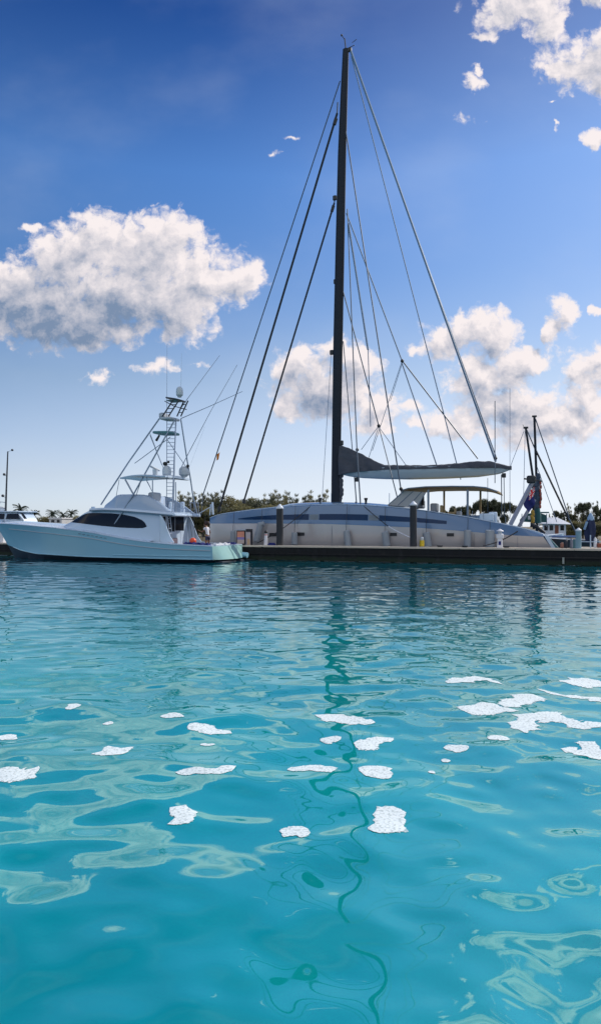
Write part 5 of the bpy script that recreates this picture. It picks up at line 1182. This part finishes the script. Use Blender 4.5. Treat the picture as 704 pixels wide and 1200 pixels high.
at_ = nd(t, 'ShaderNodeAttribute', attribute_name='edge'); n3 = nd(t, 'ShaderNodeTexNoise'); n3.inputs['Scale'].default_value = 26; n3.inputs['Detail'].default_value = 4; n3.inputs['Roughness'].default_value = .7; link(t, tcn.outputs['Object'], n3.inputs['Vector'])
keep = maprange(t, mth(t, 'ADD', mth(t, 'MULTIPLY', at_.outputs['Fac'], 1.5), mth(t, 'SUBTRACT', n3.outputs['Fac'], .62)), .02, .16)
hole = maprange(t, mth(t, 'ADD', vo_.outputs['Distance'], mth(t, 'MULTIPLY', nn.outputs['Fac'], .3)), .86, .74); keep = mth(t, 'MULTIPLY', keep, mth(t, 'MULTIPLY_ADD', hole, .28, .72))
tr_ = nd(t, 'ShaderNodeBsdfTransparent'); mxs = nd(t, 'ShaderNodeMixShader'); link(t, keep, mxs.inputs[0]); link(t, tr_.outputs[0], mxs.inputs[1]); link(t, b.outputs[0], mxs.inputs[2]); link(t, mxs.outputs[0], o.inputs['Surface'])
M['foam'] = fmat
def gp(px, py): 
    D = CAMZ*800/(py - 617); return ((px-352)/800*D, D)
FOAM = [ # centre line points in chart coordinates (px, py, half height), label
 ([(-6,905,2),(8,906,5),(24,908,8),(36,906,6),(46,900,2)], 'large flat foam patch at the left edge of the water'),
 ([(127,873,3),(131,878,6),(137,881,5),(142,884,2)], 'small bent foam patch, left third, below the tiny one'),
 ([(79,834,1),(83,832,3),(90,828,3)], 'tiny foam fleck under the aqua yacht reflection'),
 ([(1,861,2),(10,863,3),(21,864,1)], 'small foam fleck near the left edge, above the large patch'),
 ([(199,948,3),(208,951,6),(220,953,5.5),(225,957,4),(210,963,4.5),(196,966,2)], 'hook shaped foam patch left of the furled sail reflections'),
 ([(205,906,2),(222,906,3.5),(245,906,3),(262,904,4),(277,900,2)], 'long thin foam streak above the hook shaped patch'),
 ([(222,851,2),(236,854,3.5),(252,856,4),(272,858,2)], 'upper foam streak left of centre under the tower reflection'),
 ([(188,841,2),(200,841,3.5),(212,839,3)], 'short foam scrap just left of the upper streak'),
 ([(332,979,3),(341,974,6),(352,972,6),(361,970,3)], 'bean shaped foam patch beside the dark mast reflection'),
 ([(336,901,2.5),(352,899,4),(370,900,4),(396,900,3)], 'foam streak crossing just left of the mast reflection'),
 ([(368,839,2),(385,841,3.5),(402,845,5),(425,847,5),(440,848,1.5)], 'widest foam streak lying across the mast reflection'),
 ([(375,868,3),(388,867,4),(399,868,3)], 'small oval foam patch on the mast reflection'),
 ([(414,873,3),(428,873,4.5),(444,869,3),(461,865,2.5)], 'slanting foam streak right of the small oval patch'),
 ([(428,910,3),(438,906,7),(448,903,5),(455,907,5),(452,913,3)], 'ragged foam patch above the big blob right of the mast reflection'),
 ([(436,956,5),(446,956,9),(458,955,9),(470,957,5),(455,966,8),(440,975,5),(437,977,2)], 'big lobed foam blob right of the mast reflection'),
 ([(534,829,2),(552,831,5),(575,831,5.5),(608,834,1.5)], 'pointed foam streak in the bright water at right'),
 ([(590,829,1.5),(602,824,4),(616,818,4),(624,814,2)], 'thin upward foam tail joining the pointed streak'),
 ([(596,849,3),(612,852,5),(622,842,6),(640,840,7),(662,846,6),(680,850,5),(708,848,5)], 'largest foam raft at the right, stretching to the edge'),
 ([(604,845,5),(613,855,3),(616,860,1.5)], 'small foam spur hanging from the largest raft'),
 ([(519,876,2),(534,877,4),(549,879,3)], 'small foam patch left of the S shaped one'),
 ([(656,875,2),(668,877,4),(682,880,4),(690,872,4),(698,884,6),(702,890,3)], 'S shaped foam patch near the right edge'),
 ([(654,798,1.5),(670,800,4),(690,800,4.5),(712,803,3)], 'upper foam raft by the right edge'),
 ([(628,807,1),(645,811,1.8),(662,816,2.2),(684,818,2.2),(710,819,2)], 'thin wavy foam line below the upper right raft'),
 ([(524,801,2),(540,797,3.5),(556,796,3),(570,797,2.5),(590,803,1.2)], 'curved foam streak in the middle of the bright water at right'),
 ([(573,868,1.5),(582,866,2.8),(597,868,1.5)], 'tiny foam scrap between the patches at right centre'),
 ([(517,891,1),(522,891,2),(526,892,1)], 'tiny foam dot left of the bright reflection, lower one'),
 ([(502,904,1),(506,905,1.6),(509,905,1)], 'tiniest foam dot below the other dot'),
 ([(124,847,1),(127,847.5,1.5),(133,847,1)], 'tiny foam dash above the small bent patch'),
 ([(235,871,1.5),(243,872,2),(252,871,1.2)], 'small foam dash under the upper streak'),
 ([(688,821,1),(698,822,1.5),(706,824,1)], 'short foam dash against the right edge'),
 ([(286,1076,.01),(286.5,1076,.01)], ''),
]
for fi, (pl, lab) in enumerate(FOAM):
    if not lab: continue
    r_ = np.random.default_rng(100+fi); pts = smooth_path([(p[0], p[1], p[2]) for p in pl], 10); n = len(pts)
    NS = 9; top_, und = [], []; edg = []
    # cross sections run perpendicular to the centre line on the water plane
    C = [gp(p[0], p[1]) for p in pts]; H = []
    for p in pts:
        D0 = gp(p[0], p[1]-p[2])[1]; D1 = gp(p[0], p[1]+p[2])[1]; H.append(max(.01, (D0-D1)/2))
    ph1 = r_.uniform(0, 6.28, 6); L0 = 0; 
    for i in range(n):
        a = C[max(0, i-1)]; c = C[min(n-1, i+1)]; dx, dy = c[0]-a[0], c[1]-a[1]; l = math.hypot(dx, dy)+1e-9; L0 += l/2; tx, ty = dx/l, dy/l; nx, ny = -ty, tx
        ratio = 1.0/max(.25, abs(ny)*1.0 + abs(nx)*.45); wv_ = lambda k: 1 + .24*math.sin(L0*9 + ph1[k]) + .20*math.sin(L0*19 + ph1[k+1]) + .08*math.sin(L0*47 + ph1[k+2])
        end = min(1.0, math.sin(math.pi*min(1, max(0.03, min(i, n-1-i)/(n*.16)*.5)))) if min(i, n-1-i) < n*.16 else 1.0
        hh = 1.18*H[i]*end*min(1.0, ratio) * (0.55 if abs(nx) > .8 else 1)
        for j in range(NS):
            q_ = -1 + 2*j/(NS-1); w = hh*(wv_(0) if q_ < 0 else wv_(2)); x = C[i][0] + nx*q_*w; y = C[i][1] + ny*q_*w
            edg.append((1 - abs(q_))*min(1, .12 + min(i, n-1-i)/(n*.12)))
            top_.append((x, y, .003*(1 - q_*q_)**.5 + .003))
    A = np.array(top_); z = wave(A[:, 0], A[:, 1], np.maximum(np.hypot(A[:, 0], A[:, 1])*.0042, .005)); 
    vs = [(x, y, zz_ + z[k]) for k, (x, y, zz_) in enumerate(top_)]; vs2 = [(x, y, z[k]-.004) for k, (x, y, zz_) in enumerate(top_)]
    N_ = len(vs); fs = [(i*NS+j, (i+1)*NS+j, (i+1)*NS+j+1, i*NS+j+1) for i in range(n-1) for j in range(NS-1)]
    rim = [(i*NS, (i+1)*NS) for i in range(n-1)] + [((i+1)*NS+NS-1, i*NS+NS-1) for i in range(n-1)]
    fs += [tuple(reversed([k+N_ for k in f])) for f in fs] + [(a, a+N_, b_+N_, b_) for a, b_ in rim]
    cx, cy = A[:, 0].mean(), A[:, 1].mean()
    me_ = mesh_from('foam_patch', [(x-cx, y-cy, zz_) for x, y, zz_ in vs+vs2], fs, M['foam'], angle=60); fix_normals(me_)
    ea = me_.attributes.new('edge', 'FLOAT', 'POINT'); ea.data.foreach_set('value', (edg+edg)[:len(me_.vertices)])
    fo = bpy.data.objects.new('foam_patch', me_); col.objects.link(fo); fo.location = (cx, cy, 0); tag(fo, lab, 'foam', 'foam patches floating on the water')
